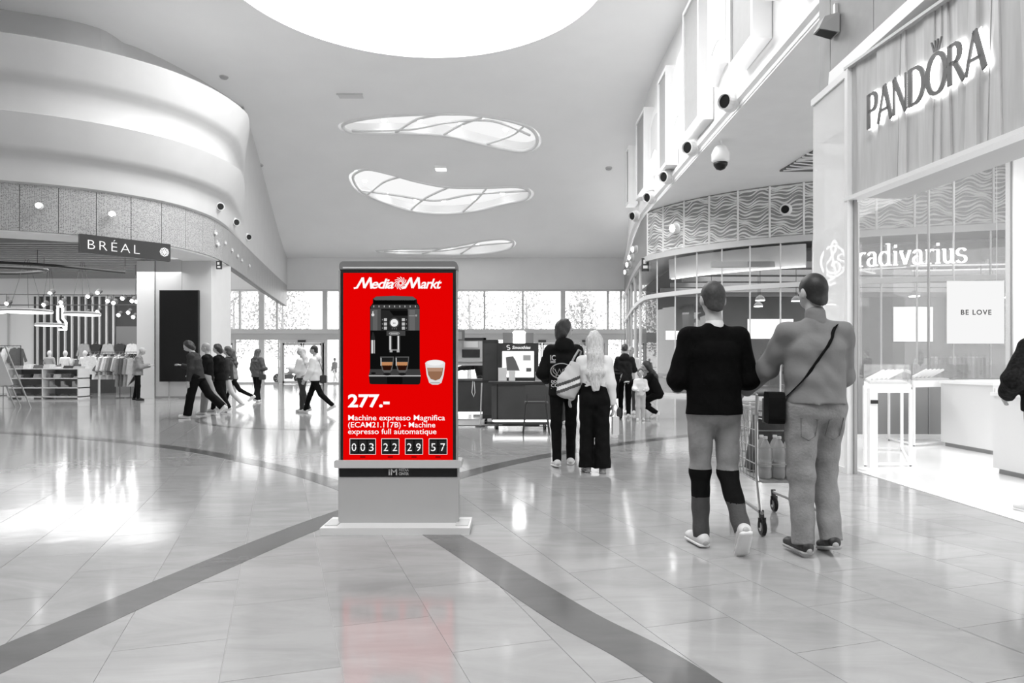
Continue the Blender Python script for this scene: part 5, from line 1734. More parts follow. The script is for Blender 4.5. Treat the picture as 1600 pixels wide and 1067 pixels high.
    for i in (0, 1):
        he, to, an, u = J['he', i], J['to', i], J['an', i], J['up', i]
        ax = (to - he) / np.linalg.norm(to - he)
        sdv = np.cross(ax, u); sdv /= np.linalg.norm(sdv)
        S1 = [('s', he + u * .012 * s, to + u * .006 * s, (.040 * s, .040 * s), (.044 * s, .030 * s), sdv), ('c', he + (to - he) * .2 + u * .03 * s, an + u * .0 * s, .042 * s, .044 * s), ('c', he + (to - he) * .3 + u * .04 * s, he + (to - he) * .62 + u * .02 * s, .04 * s, .034 * s)]
        base = he - u * .022 * s
        sh_ = link('shoe', sdf_mesh('shoe', S1, min(res, .009), .02, cuts=[(base, -u)], mats=[sm_['mat']]), None, body)
        S2 = [('s', he - u * .014 * s, to - u * .010 * s, (.044 * s, .03 * s), (.049 * s, .03 * s), sdv)]
        link('sole', sdf_mesh('sole', S2, min(res, .008), .01, cuts=[(he - u * .012 * s, u), (he - u * .035 * s, -u)], mats=[sm_['sole']]), None, sh_)
    # ---------------- hair
    rh = min(res, .009)
    if hair == 'short':
        Hh = [('e', hp(0, -.004, .118), A_(.080, .100, .098) * s * hs, HR), ('e', hp(0, -.036, .04), A_(.062, .058, .07) * s * hs, HR)]
        fwd = HR @ A_(0, .62, -.78)
        link('hair', sdf_mesh('hair', Hh, rh, .02, cuts=[(hp(0, -.01, .05), fwd)], mats=[hair_mat], wrinkle=.0015), None, body)
    elif hair == 'medium':
        Hh = [('e', hp(0, -.006, .122), A_(.088, .108, .106) * s * hs, HR), ('e', hp(0, -.055, .045), A_(.085, .06, .10) * s * hs, HR), ('e', hp(.06, -.01, .07), A_(.03, .06, .06) * s * hs, HR), ('e', hp(-.06, -.01, .07), A_(.03, .06, .06) * s * hs, HR)]
        link('hair', sdf_mesh('hair', Hh, rh, .03, cuts=[(hp(0, .035, .10), HR @ A_(0, .9, -.43))], mats=[hair_mat], wrinkle=.005, strand=.004, seed=2), None, body)
    elif hair in ('long', 'very_long'):
        L = .42 if hair == 'very_long' else .24
        n1 = neckb + A_(0, -.072, -.01) * s
        n2 = up_((0, -.125, 1.44 - L * .5)) * s
        n3 = up_((0, -.135, 1.44 - L)) * s
        Hh = [('e', hp(0, -.006, .120), A_(.084, .104, .102) * s * hs, HR), ('s', hp(0, -.045, .10), n1, (.085 * s, .062 * s), (.092 * s, .058 * s), ex), ('s', n1, n2, (.092 * s, .058 * s), (.108 * s, .042 * s), ex), ('s', n2, n3, (.108 * s, .042 * s), (.042 * s, .022 * s), ex),
              ('c', hp(.068, .0, .08), hp(.07, -.02, .0), .026 * s, .03 * s), ('c', hp(-.068, .0, .08), hp(-.07, -.02, .0), .026 * s, .03 * s)]
        link('hair', sdf_mesh('hair', Hh, rh * .8, .06, cuts=[(hp(0, .06, .10), HR @ A_(0, .95, -.3))], mats=[hair_mat], wrinkle=.002, strand=.004, seed=4), None, body)
    elif hair == 'bun':
        Hh = [('e', hp(0, -.006, .120), A_(.083, .103, .1) * s * hs, HR), ('e', hp(0, -.10, .12), A_(.045, .045, .045) * s * hs, HR)]
        link('hair', sdf_mesh('hair', Hh, rh, .02, cuts=[(hp(0, .03, .08), HR @ A_(0, .7, -.7))], mats=[hair_mat], wrinkle=.002), None, body)
    elif hair == 'cap':
        Hh = [('e', hp(0, -.002, .118), A_(.084, .104, .1) * s * hs, HR)]
        link('knit_cap', sdf_mesh('knit_cap', Hh, rh, .02, cuts=[(hp(0, 0, .09), HR @ A_(0, .25, -.97))], mats=[hair_mat]), None, body)
    J['pel'], J['waist'], J['chest'], J['shl'], J['neckb'], J['s'] = pel, waist, chest, shl, neckb, s
    return body, J
from mathutils.bvhtree import BVHTree
def surf(ob):
    me = ob.data
    return BVHTree.FromPolygons([v.co.copy() for v in me.vertices], [tuple(p.vertices) for p in me.polygons])
def on_back(bv, x, z, off=.004, dy=1):
    h = bv.ray_cast(Vector((x, -2 * dy, z)), Vector((0, dy, 0)))
    if h[0] is None: return None
    return Vector((x, h[0].y - off * dy, z))
def child(o, nm):
    return [c for c in o.children if c.name.split('.')[0] == nm][0]

# ---------------- man in the black sweater
JEAN = M('grey_jeans', .22, .75, noise=.18, scale=9, bump=.25, bscale=60)
JEAN_D = M('dark_jeans', .05, .75, noise=.15, scale=9, bump=.2, bscale=60)
BLK_CLOTH = M('black_cloth', .006, .85, noise=.2, scale=20, spec=.08)
BLK_KNIT = M('black_knit', .003, .9, noise=.2, scale=30, bump=.15, bscale=160, spec=.08)
def two_tone(C):
    z = C[:, 2]
    return np.where((z < .52) & (z > .33), 1, np.where(z <= .33, 2, 0))
A, JA = person('man in a black sweater and two-tone trousers pushing along beside the trolley', 1.335, 4.70, 3, 1.735, legs=((-4, 36), (3, 3)), footp=(-48, 0), spread=-.02, arms=((2, 15, 78, 24), (2, 15, 78, 24)),
    top=dict(name='sweater', mat=BLK_KNIT, bag=.028, hem=.87, collar=M('tee_white', .6, .7), ch=.0, wr=.0018), bottom=dict(mats=[M('light_trouser', .20, .75, noise=.2, scale=8, bump=.2, bscale=50), BLK_CLOTH, JEAN_D], mat_fn=two_tone, bag=.006, wr=.0025),
    shoes=dict(mat=M('sneaker_white', .62, .5)), hair='short', hair_mat=M('cropped_hair', .035, .6, noise=.3, scale=60), skin=M('skin_light', .40, .5, noise=.05, scale=12), res=.008, face_detail=True, girth=1.06, head=(0, -4))
# ---------------- man in the grey jacket
JK = M('grey_jacket', .17, .8, noise=.08, scale=6, bump=.1, bscale=40)
B_, JB = person('man in a grey jacket and jeans with a black cross-body strap, right of the trolley', 1.925, 4.52, 2, 1.75, legs=((10, 24), (-2, 2)), footp=(-14, 0), arms=((14, 8, 38, 10), (34, 14, 22, -6)),
    top=dict(name='jacket', mat=JK, bag=.026, hem=.93, collar=JK, ch=.035, wr=.004), bottom=dict(mat=JEAN, bag=.020, wr=.003), shoes=dict(mat=M('shoe_black', .012, .5), sole=M('sole_grey', .35, .6)), hair='short', hair_mat=M('black_short_hair', .012, .55, noise=.4, scale=60),
    skin=M('skin_light', .40, .5), res=.008, girth=1.13, head=(14, -3), seed=2)
bv = surf(child(B_, 'jacket'))
pts = []
for k in range(16):
    u = k / 15
    p = on_back(bv, .10 - .29 * u, 1.45 - .44 * u, .006)
    if p: pts.append(p)
mb = MB()
vs_ = []
for p in pts:
    vs_ += [p + Vector((.018, 0, .012)), p - Vector((.018, 0, .012)), p + Vector((.018, .008, .012)), p - Vector((.018, -.008, .012))]
fs_ = []
for i in range(len(pts) - 1):
    a = i * 4
    fs_ += [(a, a + 1, a + 5, a + 4), (a + 2, a + 6, a + 7, a + 3), (a, a + 4, a + 6, a + 2), (a + 1, a + 3, a + 7, a + 5)]
mb.add(vs_, fs_)
cb_ = tag(empty('crossbody_bag', (1.925, 4.52, 0), math.radians(2)), 'black cross-body bag worn by the man in the grey jacket', 'bag')
mb.build('strap', BLK_CLOTH, cb_, smooth=True)
MB().prism(rrect(.24, .2, .05, 5), -.05, .05, frame_matrix((-.235, .06, .93), (.25, 1, 0), (0, 0, 1))).build('pouch', BLK_CLOTH, cb_)
# jeans back pockets
bt_ = surf(child(B_, 'trousers'))
for sd in (-1, 1):
    mb = MB()
    loop = [(sd * .035, .865), (sd * .135, .875), (sd * .13, .76), (sd * .085, .735), (sd * .04, .76), (sd * .035, .865)]
    pp = [on_back(bt_, q[0], q[1], .001) for q in loop]
    pp = [p for p in pp if p]
    if len(pp) > 3:
        mb.tube(pp, .0035, 4); mb.build('pocket_seam', M('seam_grey', .12, .7), B_)

# ---------------- man in the printed hoodie
HD = M('black_hoodie', .008, .85, noise=.2, scale=20, spec=.08)
C_, JC = person('long-haired person in a black hoodie with white print on the back', .62, 8.52, 0, 1.74, legs=((10, 6), (-8, 6)), footp=(0, -4), arms=((4, 10, 20, 0), (0, 20, 70, 25)),
    top=dict(name='hoodie', mat=HD, bag=.034, hem=.84, hood=True, wr=.002), bottom=dict(mat=BLK_CLOTH, bag=.006, wr=.002), shoes=dict(mat=M('sneaker_white', .62, .5)), hair='medium', hair_mat=HAIR_D, res=.009, head=(-58, -4), girth=1.0, seed=1)
bvh = surf(child(C_, 'hoodie'))
PRN = M('print_white', .62, .7)
def printed(mb_, nm='back_print'):
    out_ = []
    for v in mb_.v:
        v = (v[0] - .015, v[1], v[2] + .06)
        p = on_back(bvh, v[0], v[2], .003)
        out_.append(tuple(p) if p else (v[0], -.14, v[2]))
    mb_.v = out_
    return mb_.build(nm, PRN, C_)
def flat_text(t, size, cx, cz, wdt):
    me = text_mesh(t, size, extrude=0, bold=.001)
    xs_ = [v.co.x for v in me.vertices]; f = wdt / (max(xs_) - min(xs_))
    mb_ = MB(); mb_.add([(v.co.x * f + cx, 0, v.co.y + cz) for v in me.vertices], [tuple(p.vertices) for p in me.polygons])
    bpy.data.meshes.remove(me)
    return mb_
printed(flat_text('IC', .09, -.12, 1.20, .06))
for z in (1.185, 1.17):
    mb_ = MB(); mb_.add([(-.15, 0, z), (-.09, 0, z), (-.09, 0, z + .008), (-.15, 0, z + .008)], [(0, 1, 2, 3)]); printed(mb_)
idm = frame_matrix((0, 0, 0), (1, 0, 0), (0, 0, 1))
mb_ = MB(); stroke(mb_, arc(-.02, 1.075, .125, .09, 0, 360, 30), 1, 1, idm, 0, 0, w=.012); printed(mb_)
mb_ = MB(); stroke(mb_, arc(-.02, 1.085, .10, .065, 150, 390, 20), 1, 1, idm, 0, 0, w=.008); printed(mb_)
for q in ([(-.1, 1.1), (-.07, 1.04), (-.045, 1.1), (-.02, 1.04), (0.0, 1.1)], [(.02, 1.04), (.02, 1.11), (.06, 1.1), (.07, 1.06), (.03, 1.04)], [(-.09, 1.02), (-.02, 1.0), (.06, 1.02)]):
    mb_ = MB(); stroke(mb_, q, 1, 1, idm, 0, 0, w=.011); printed(mb_)
printed(flat_text('DDEN LEA', .042, -.04, .935, .2))
printed(flat_text('CCCCC', .06, -.04, .885, .2))
mb_ = MB(); mb_.add([(-.14, 0, .865), (.06, 0, .865), (.06, 0, .873), (-.14, 0, .873)], [(0, 1, 2, 3)]); printed(mb_)

# ---------------- blonde woman
WT = M('white_top', .72, .8, noise=.04, scale=10, bump=.15, bscale=80)
D_, JD = person('woman with very long blonde hair, white top and wide black trousers', .93, 8.0, 0, 1.575, legs=((-3, 4), (6, 12)), footp=(0, 0), arms=((-4, 9, 10, 0), (10, 16, 30, 0)),
    top=dict(name='cropped_top', mat=WT, bag=.02, hem=1.12, wr=.0022), bottom=dict(mat=BLK_CLOTH, bag=.026, flare=.03, rise=.19, wr=.0035), shoes=dict(mat=M('shoe_grey', .28, .6), sole=M('sole_grey', .35, .6)), hair='very_long', hair_mat=HAIR_B, res=.009, seed=3, head=(-6, 0))
bvd = surf(child(D_, 'trousers'))
mb_ = MB()
for k in range(4):
    p = on_back(bvd, -.1 + .035 * k, 1.02, .004)
    if p: mb_.ball(tuple(p), .011, 6)
mb_.build('belt_studs', M('stud_pale', .55, .4), D_)
p = on_back(bvd, .10, 1.0, .004)
if p: MB().box(tuple(p), (.05, .008, .035)).build('patch', M('tee_white', .6, .7), D_)
tb = tag(empty('tote_bag', (.62, 7.92, .80), .2), 'striped light tote bag hanging from the blonde woman shoulder', 'bag')
tm_ = [M('tote_grey', .38, .7), M('tote_dark', .05, .7), M('tote_pale', .7, .7), M('tote_light', .52, .7)]
def tote_fn(C):
    z = C[:, 2] - .35 * C[:, 0]
    return np.select([z < .13, z < .165, z < .205, z < .24], [0, 1, 2, 1], 3)
link('bag_body', sdf_mesh('bag_body', [('s', A_(-.02, 0, .07), A_(.02, 0, .22), (.115, .055), (.135, .05), A_(1, 0, 0)), ('s', A_(.02, 0, .22), A_(.09, .01, .42), (.135, .05), (.06, .025), A_(1, 0, 0))], .009, .04, wrinkle=.003, mats=tm_, mat_fn=tote_fn), None, tb)
MB().tube([(.03, .0, .4), (.09, .03, .50), (.15, .07, .575), (.19, .11, .56), (.16, .1, .46), (.12, .03, .38)], .012, 6).build('strap', M('strap_grey', .3, .7), tb)
hb_ = tag(empty('gift_bag', (1.17, 8.05, .42)), 'small pale paper bag held in the blonde woman right hand', 'bag')
MB().bx(-.035, .035, -.06, .06, 0, .2).build('bag_body', M('paper_pale', .62, .6), hb_)
MB().tube([(0, -.03, .2), (0, -.02, .27), (0, .02, .27), (0, .03, .2)], .004, 5).build('handle', M('paper_pale', .62, .6), hb_)

# ---------------- group by the corner shop
PUF = M('black_puffer', .018, .5, noise=.2, scale=10, spec=.08)
def quilt(o, nm, mt, zs, rx, ry):
    b = MB()
    for z in zs:
        b.tube([(rx * math.cos(2 * PI * k / 20), ry * math.sin(2 * PI * k / 20), z) for k in range(20)], .014, 5, closed=True)
    b.build(nm, mt, o, smooth=True)
E_, _ = person('woman in a black quilted jacket seen from behind near the curved glass', 2.60, 16.4, -8, 1.68, legs=((3, 3), (-3, 3)), arms=((30, 14, 70, 10), (10, 12, 40, 5)), top=dict(name='jacket', mat=PUF, bag=.035, hem=.86, hood=True, wr=.004), bottom=dict(mat=BLK_CLOTH, bag=.004), hair='bun', hair_mat=HAIR_M, res=.012, head=(-15, -5))
F_, _ = person('small child in a white sweater facing the camera', 2.80, 15.5, 175, 1.08, legs=((2, 3), (-2, 3)), arms=((20, 12, 60, 25), (15, 12, 70, 25)), top=dict(name='sweater', mat=WT, bag=.035, hem=.88), bottom=dict(mat=M('child_trousers', .45, .8), bag=.02), hair='short', hair_mat=HAIR_M, res=.010, hs=1.35, skin=SKIN)
G_, _ = person('woman in black crouching beside the small child', 3.30, 16.1, 80, 1.66, legs=((98, 132), (62, 118)), footp=(0, -25), lean=22, arms=((50, 8, 40, 10), (55, 8, 40, 20)), top=dict(name='coat', mat=BLK_CLOTH, bag=.03, hem=.85), bottom=dict(mat=BLK_CLOTH, bag=.012), hair='long', hair_mat=HAIR_D, res=.012, head=(20, -18))
P2, _ = person('person in a white jacket half hidden behind the quilted-jacket woman', 2.95, 17.6, 150, 1.66, arms=((45, 12, 60, 20), (10, 8, 20, 0)), top=dict(name='jacket', mat=M('jacket_pale', .6, .8), bag=.03), hair='short', hair_mat=M('hair_grey', .3, .6), res=.013)
P3, _ = person('person with pale hair walking far ahead of the blonde woman', 1.15, 14.5, 10, 1.7, arms=((10, 8, 20, 0), (5, 8, 20, 0)), top=dict(name='coat', mat=BLK_CLOTH, bag=.03, hem=.7), hair='medium', hair_mat=M('hair_pale', .42, .5, noise=.2, scale=30), res=.013)
# stroller
stl = tag(empty('stroller', (2.12, 16.2, 0), .3), 'black pushchair beside the woman in the quilted jacket', 'stroller')
for (x, y, r) in ((-.22, -.3, .13), (.22, -.3, .13), (-.2, .35, .09), (.2, .35, .09)):
    wv = MB().lathe([(r * .8, -.02), (r, -.02), (r, .02), (r * .8, .02), (r * .8, -.02)], (x, y, r), 20, Matrix.Rotation(PI / 2, 3, 'Y')).build('wheel', BLACK, stl)
    MB().lathe([(.01, -.015), (r * .3, -.015), (r * .3, .015), (.01, .015)], (x, y, r), 12, Matrix.Rotation(PI / 2, 3, 'Y')).build('hub', LIGHT_GREY, wv)
for s_ in (-1, 1):
    MB().tube([(s_ * .22, .35, .09), (s_ * .23, 0, .5), (s_ * .23, -.4, 1.02)], .014, 6).build('frame_tube', LIGHT_GREY, stl)
    MB().tube([(s_ * .22, -.3, .13), (s_ * .23, .05, .55)], .014, 6).build('frame_tube', LIGHT_GREY, stl)
MB().tube([(-.23, -.4, 1.02), (.23, -.4, 1.02)], .018, 8).build('push_bar', BLACK, stl)
MB().prism([(-.25, .45), (.3, .45), (.42, .62), (.3, .66), (.1, .56), (-.1, .62), (-.28, .95), (-.36, .92)], -.2, .2, frame_matrix((0, 0, 0), (0, 1, 0), (0, 0, 1))).build('seat', BLK_CLOTH, stl)
MB().prism([(-.36, .9), (-.3, 1.08), (-.1, 1.14), (.1, 1.02), (-.08, 1.06), (-.26, .98)], -.22, .22, frame_matrix((0, 0, 0), (0, 1, 0), (0, 0, 1))).build('canopy', BLK_CLOTH, stl)

# ---------------- walkers on the left
DG = M('dark_grey_knit', .035, .85, noise=.15, scale=20, spec=.08)
WS = dict(mat=M('sneaker_white', .62, .5))
G1 = 'walkers in front of the black screen'
H1, _ = person('tall walker in a dark sweater looking at a phone, in front of the black screen', -7.20, 16.25, 88, 1.80, legs=((-30, 18), (14, 4)), footp=(-38, 4), lean=8, hunch=12, arms=((20, 4, 85, 5), (-4, 6, 12, 0)), top=dict(name='sweater', mat=DG, bag=.03, hem=.86), bottom=dict(mat=BLK_CLOTH, bag=.03, flare=.01), shoes=WS, hair='medium', hair_mat=HAIR_D, res=.011, head=(4, -28), group=G1)
H2, _ = person('pale-haired walker in a black coat behind the phone-reading walker', -7.42, 17.3, 92, 1.75, legs=((12, 6), (-22, 20)), footp=(0, -20), arms=((10, 8, 40, 0), (10, 8, 60, 0)), top=dict(name='coat', mat=BLK_CLOTH, bag=.03, hem=.80), bottom=dict(mat=M('grey_flannel', .22, .8), bag=.03), hair='short', hair_mat=M('hair_grey', .3, .6), res=.012, head=(0, -12), group=G1)
H3, _ = person('walker in a long black coat, third in the walking group', -7.55, 18.3, 90, 1.76, legs=((16, 6), (-14, 14)), footp=(0, -12), arms=((10, 6, 70, 0), (8, 6, 40, 0)), top=dict(name='long_coat', mat=BLK_CLOTH, bag=.035, hem=.84, long=.42), bottom=dict(mat=BLK_CLOTH, bag=.01), shoes=WS, hair='medium', hair_mat=HAIR_D, res=.012, head=(0, -15), group=G1)
H4, _ = person('walker in a dark jacket and pale trousers, fourth in the walking group', -7.72, 19.3, 92, 1.72, legs=((18, 8), (-18, 24)), footp=(0, -24), arms=((8, 6, 20, 0), (-8, 6, 16, 0)), top=dict(name='jacket', mat=DG, bag=.03, hem=.84), bottom=dict(mat=M('pale_trousers', .5, .8), bag=.008), hair='medium', hair_mat=HAIR_M, res=.012, group=G1)
H5, _ = person('walker in a grey jacket striding last in the walking group', -7.98, 20.3, 90, 1.70, legs=((22, 6), (-34, 30)), footp=(0, -36), lean=4, arms=((14, 6, 30, 0), (-10, 6, 20, 0)), top=dict(name='jacket', mat=M('jacket_mid', .20, .8), bag=.03, hem=.86), bottom=dict(mat=BLK_CLOTH, bag=.0), hair='long', hair_mat=HAIR_M, res=.012, group=G1)
I_, _ = person('woman in a loose dark jacket and flared trousers walking alone by the glass doors', -8.42, 23.5, -20, 1.74, legs=((-10, 10), (10, 4)), footp=(-10, 0), arms=((4, 14, 85, 30), (4, 12, 22, 0)), top=dict(name='jacket', mat=M('jacket_dark', .06, .7, noise=.2, scale=12), bag=.055, hem=.82, wr=.004), bottom=dict(mat=BLK_CLOTH, bag=.02, flare=.035), hair='long', hair_mat=HAIR_M, res=.012, head=(-30, -10))
sb_ = tag(empty('shoulder_bag', (-8.20, 23.35, .82)), 'small dark shoulder bag on the woman walking alone', 'bag')
MB().prism(rrect(.22, .18, .04, 4), -.04, .04, frame_matrix((0, 0, 0), (1, .2, 0), (0, 0, 1))).build('pouch', DARK, sb_)
MB().tube([(-.08, 0, .08), (-.13, 0, .4), (-.1, .03, .62)], .008, 5).build('strap', DARK, sb_)
J_, _ = person('walker in a white sweatshirt and black trousers, the nearer of the pair in white', -4.95, 17.85, 84, 1.74, legs=((22, 4), (-26, 22)), footp=(0, -28), arms=((10, 8, 60, 20), (6, 10, 30, 10)), top=dict(name='sweatshirt', mat=WT, bag=.045, hem=.86, hood=True), bottom=dict(mat=BLK_CLOTH, bag=.008), shoes=WS, hair='short', hair_mat=HAIR_D, res=.011, head=(0, -6))
K_, _ = person('walker in a pale top and dark trousers, the farther of the pair in white', -5.38, 18.2, 80, 1.66, legs=((6, 5), (-12, 10)), footp=(0, -8), arms=((10, 10, 100, 25), (10, 10, 95, 25)), top=dict(name='pale_top', mat=M('jacket_pale', .6, .8), bag=.04, hem=.92), bottom=dict(mat=M('dark_denim', .03, .8), bag=.012), shoes=WS, hair='long', hair_mat=HAIR_B, res=.011, head=(10, -8))
bb = tag(empty('hip_bag', (-4.72, 17.8, .86)), 'small black bag at the hip of the white sweatshirt walker', 'bag')
MB().prism(rrect(.16, .2, .04, 4), -.05, .05, frame_matrix((0, 0, 0), (1, 0, 0), (0, 0, 1))).build('pouch', DARK, bb)
MB().tube([(0, 0, .1), (-.08, -.05, .4), (-.15, 0, .58)], .008, 5).build('strap', DARK, bb)
L_, _ = person('shopper in a grey quilted jacket and knit cap standing at the clothes shop pillar', -12.85, 24.4, -72, 1.82, legs=((4, 4), (-6, 4)), arms=((12, 6, 88, 15), (12, 6, 88, 15)), hunch=14, top=dict(name='jacket', mat=M('grey_puffer', .22, .6, noise=.2, scale=9), bag=.05, hem=.82, wr=.005), bottom=dict(mat=BLK_CLOTH, bag=.008), shoes=dict(mat=M('shoe_black', .012, .5), sole=BLACK), hair='cap', hair_mat=M('cap_grey', .45, .8), res=.012, head=(0, -28))
N_, _ = person('vendor in dark clothes leaning over the half-hidden kiosk', -.72, 17.0, 78, 1.76, lean=12, arms=((40, 8, 40, 0), (42, 8, 36, 0)), top=dict(name='shirt', mat=DG, bag=.025), hair='short', hair_mat=HAIR_D, res=.013, head=(0, -18))
O_, _ = person('person in a black fleece cut off by the right picture edge', 4.32, 5.75, 8, 1.68, arms=((6, 12, 30, 10), (4, 26, 50, 38)), top=dict(name='fleece', mat=M('black_fleece', .014, .9, noise=.5, scale=40, bump=.6, spec=.08), bag=.05, hem=.85, wr=.005), hair='medium', res=.012, bottom=dict(mat=M('grey_jeans', .22, .75), bag=.01))
M_, _ = person('pedestrian in a dark coat outside the far glass doors', -12.6, 50.5, 60, 1.75, legs=((14, 4), (-16, 14)), footp=(0, -12), top=dict(name='coat', mat=M('coat_mid', .12, .8), bag=.03, hem=.7), bottom=dict(mat=M('pale_trousers', .5, .8)), res=.018, hair='short', face_detail=False)
for k, (x, y, f, lab) in enumerate([(13.3, 26.6, 30, 'dark-clothed shopper behind the corner shop glass below the sign'), (15.2, 26.4, -40, 'pale-clothed shopper behind the corner shop glass, right of the dark one'), (11.2, 28.6, 150, 'shopper deeper inside the corner shop between the two men heads')]):
    person(lab, x, y, f, 1.75, top=dict(name='coat', mat=[BLK_CLOTH, M('jacket_pale', .6, .8), DG][k], bag=.03), hair=['short', 'long', 'medium'][k], res=.02, face_detail=False)
# ================================================================== CLOTHES SHOP (left)
PIL = tag(MB().bx(-12.95, -10.92, 25.8, 27.6, 0, 5.05).build('wall_pillar', M('pillar_grey', .60, .5, noise=.02, scale=2)), 'plain pale pillar carrying the black screen', 'wall', kind='structure')
MB().bx(-12.99, -12.95, 25.79, 25.85, 0, 5.0).build('joint', DARK, PIL)
MB().bx(-12.0, -11.985, 25.795, 25.81, 3.95, 5.0).build('joint', M('joint_grey', .4, .6), PIL)
MB().bx(-12.95, -10.92, 25.78, 25.8, 0, .08).build('plinth', M('plinth_grey', .3, .5), PIL)
MB().bx(-13.6, -12.97, 25.75, 26.6, 0, 5.0).build('end_panel', M('pillar_white', .72, .5), PIL)
rw = MB(); rw.bx(-32, -14.4, 31, 31.3, 0, 5.2)
wr2 = tag(rw.build('wall_clothes_shop_rear', M('shop_wall_white', .78, .6)), 'rear wall of the clothes shop with dark panel and white bars', 'wall', kind='structure')
MB().bx(-20.8, -14.5, 30.9, 31, 0, 4.2).build('dark_panel', M('panel_dark', .05, .6, noise=.1, scale=2), wr2)
MB().bx(-17.2, -15.0, 30.86, 30.9, 0, 2.9).build('grey_panel', M('panel_mid', .2, .6), wr2)
for k in range(12):
    x = -20.6 + k * .3
    MB().bx(x - .028, x + .028, 30.8, 30.9, .8, 4.2).build('bar', M('bar_white', .75, .5), wr2)
for k in range(3):
    MB().bx(-24.6 + k * 1.3, -24.55 + k * 1.3, 30.96, 31, .2, 4.2).build('moulding', M('moulding_grey', .5, .5), wr2)
rs = MB(); rs.add([(-13.3, 26.6, 0), (-14.6, 31.2, 0), (-14.6, 31.2, 5.2), (-13.3, 26.6, 5.2), (-13.1, 26.6, 0), (-14.4, 31.2, 0), (-14.4, 31.2, 5.2), (-13.1, 26.6, 5.2)], [(0, 1, 2, 3), (7, 6, 5, 4), (0, 3, 7, 4), (1, 5, 6, 2), (3, 2, 6, 7)])
tag(rs.build('wall_clothes_shop_side', M('shop_wall_white', .78, .6)), 'right side wall of the clothes shop behind the pillar', 'wall', kind='structure')
sc_ = MB(); sc_.bx(-32, -13.2, 21.5, 31.2, 5.12, 5.2)
scl_ = tag(sc_.build('clothes_shop_ceiling', M('shop_ceiling_grey', .42, .6)), 'slatted grey ceiling of the clothes shop', 'ceiling', kind='structure')
for k in range(22):
    y = 21.9 + k * .42
    MB().bx(-32, -13.3 - .0, y, y + .16, 4.98, 5.11).build('slat', M('slat_grey', .36, .6), scl_)
# hanging rails and tracks
def rail(pts, r, lab, nm='ceiling_rail'):
    c = pts[0]
    o = tag(empty(nm, c), lab, 'rail')
    b = MB(); b.tube([tuple(Vector(p) - Vector(c)) for p in catmull(pts, 5)], r, 6); b.build('tube', DARK, o)
    for p in pts[:: max(1, len(pts) // 3)]:
        q = Vector(p) - Vector(c)
        MB().tube([tuple(q), (q.x, q.y, 5.0 - c[2])], .01, 4).build('hanger_wire', DARK, o)
rail([(-18.5, 22.5, 4.55), (-15.5, 23.2, 4.5), (-13.4, 24.6, 4.42)], .05, 'upper black ceiling rail in the clothes shop')
rail([(-20, 24.5, 4.5), (-18, 25.3, 4.48), (-16.4, 24.9, 4.5), (-16.2, 24.2, 4.5), (-18, 23.6, 4.5), (-20, 23.4, 4.5)], .06, 'curved black ceiling track in the clothes shop')
rail([(-20.5, 26.8, 3.9), (-14.2, 26.8, 3.85)], .02, 'thin black lamp rail across the clothes shop')
rail([(-20.5, 28.2, 3.6), (-14.4, 28.2, 3.6)], .02, 'second thin lamp rail deeper in the clothes shop')
# ring pendants
for k, (x, y, z, r, lab) in enumerate([(-18.9, 25.0, 3.1, .9, 'large flat disc lamp at the far left of the clothes shop'), (-17.2, 25.2, 3.1, .8, 'large flat disc lamp in the middle of the clothes shop'), (-15.6, 25.8, 3.05, .6, 'large flat disc lamp nearest the shop sign'), (-17.9, 27.5, 2.75, .5, 'small low disc lamp in the clothes shop')]):
    o = tag(empty('disc_lamp', (x, y, z)), lab, 'lamp', group='disc lamps in the clothes shop')
    MB().lathe([(r, 0), (r, .05), (r * .9, .09), (.05, .1)], (0, 0, 0), 28).build('shade', M('disc_grey', .22, .5), o)
    MB().lathe([(r * .99, -.012), (r * .95, -.03), (r * .2, -.03), (.05, -.012)], (0, 0, 0), 28).build('diffuser', EM('disc_glow', 1, 2.5), o)
    for a in range(3):
        MB().tube([(r * .7 * math.cos(a * 2.1), r * .7 * math.sin(a * 2.1), .08), (.05 * math.cos(a * 2.1), .05 * math.sin(a * 2.1), 4.96 - z)], .008, 4).build('wire', DARK, o)
spx = [(78, 458), (95, 472), (96, 478), (137, 463), (152, 457), (168, 470), (177, 473), (152, 487), (185, 492), (191, 466), (206, 470), (200, 488), (213, 471), (10, 474), (68, 476), (134, 489), (208, 495)]
GLARE = EM('spot_glare', 1.0, 22.0)
spx.sort()
for k, (px, py) in enumerate(spx):
    Y = 26.8 if py < 480 else 28.2
    o = tag(empty('track_spot', ((px - 800) / FPX * Y, Y, CAM_H + (HORIZON - py) / FPX * Y)), f'dazzling spotlight on the clothes shop lamp rails, {ORD[k]} from the left', 'spotlight', group='lit spotlights in the clothes shop')
    z_up = (3.88 if Y < 27 else 3.6) - o.location.z
    MB().tube([(0, .0, .04), (0, .0, max(.1, z_up))], .012, 5).build('stem', DARK, o)
    MB().lathe([(.05, 0), (.09, .0), (.09, .2), (.05, .24)], (0, .02, .0), 12, Matrix.Rotation(-PI / 2 + .5, 3, 'X')).build('housing', DARK, o)
    MB().lathe([(.01, -.012), (.065, -.012), (.065, .0)], (0, .0, -.01), 12, Matrix.Rotation(-PI / 2 + .5, 3, 'X')).build('bulb', GLARE, o)
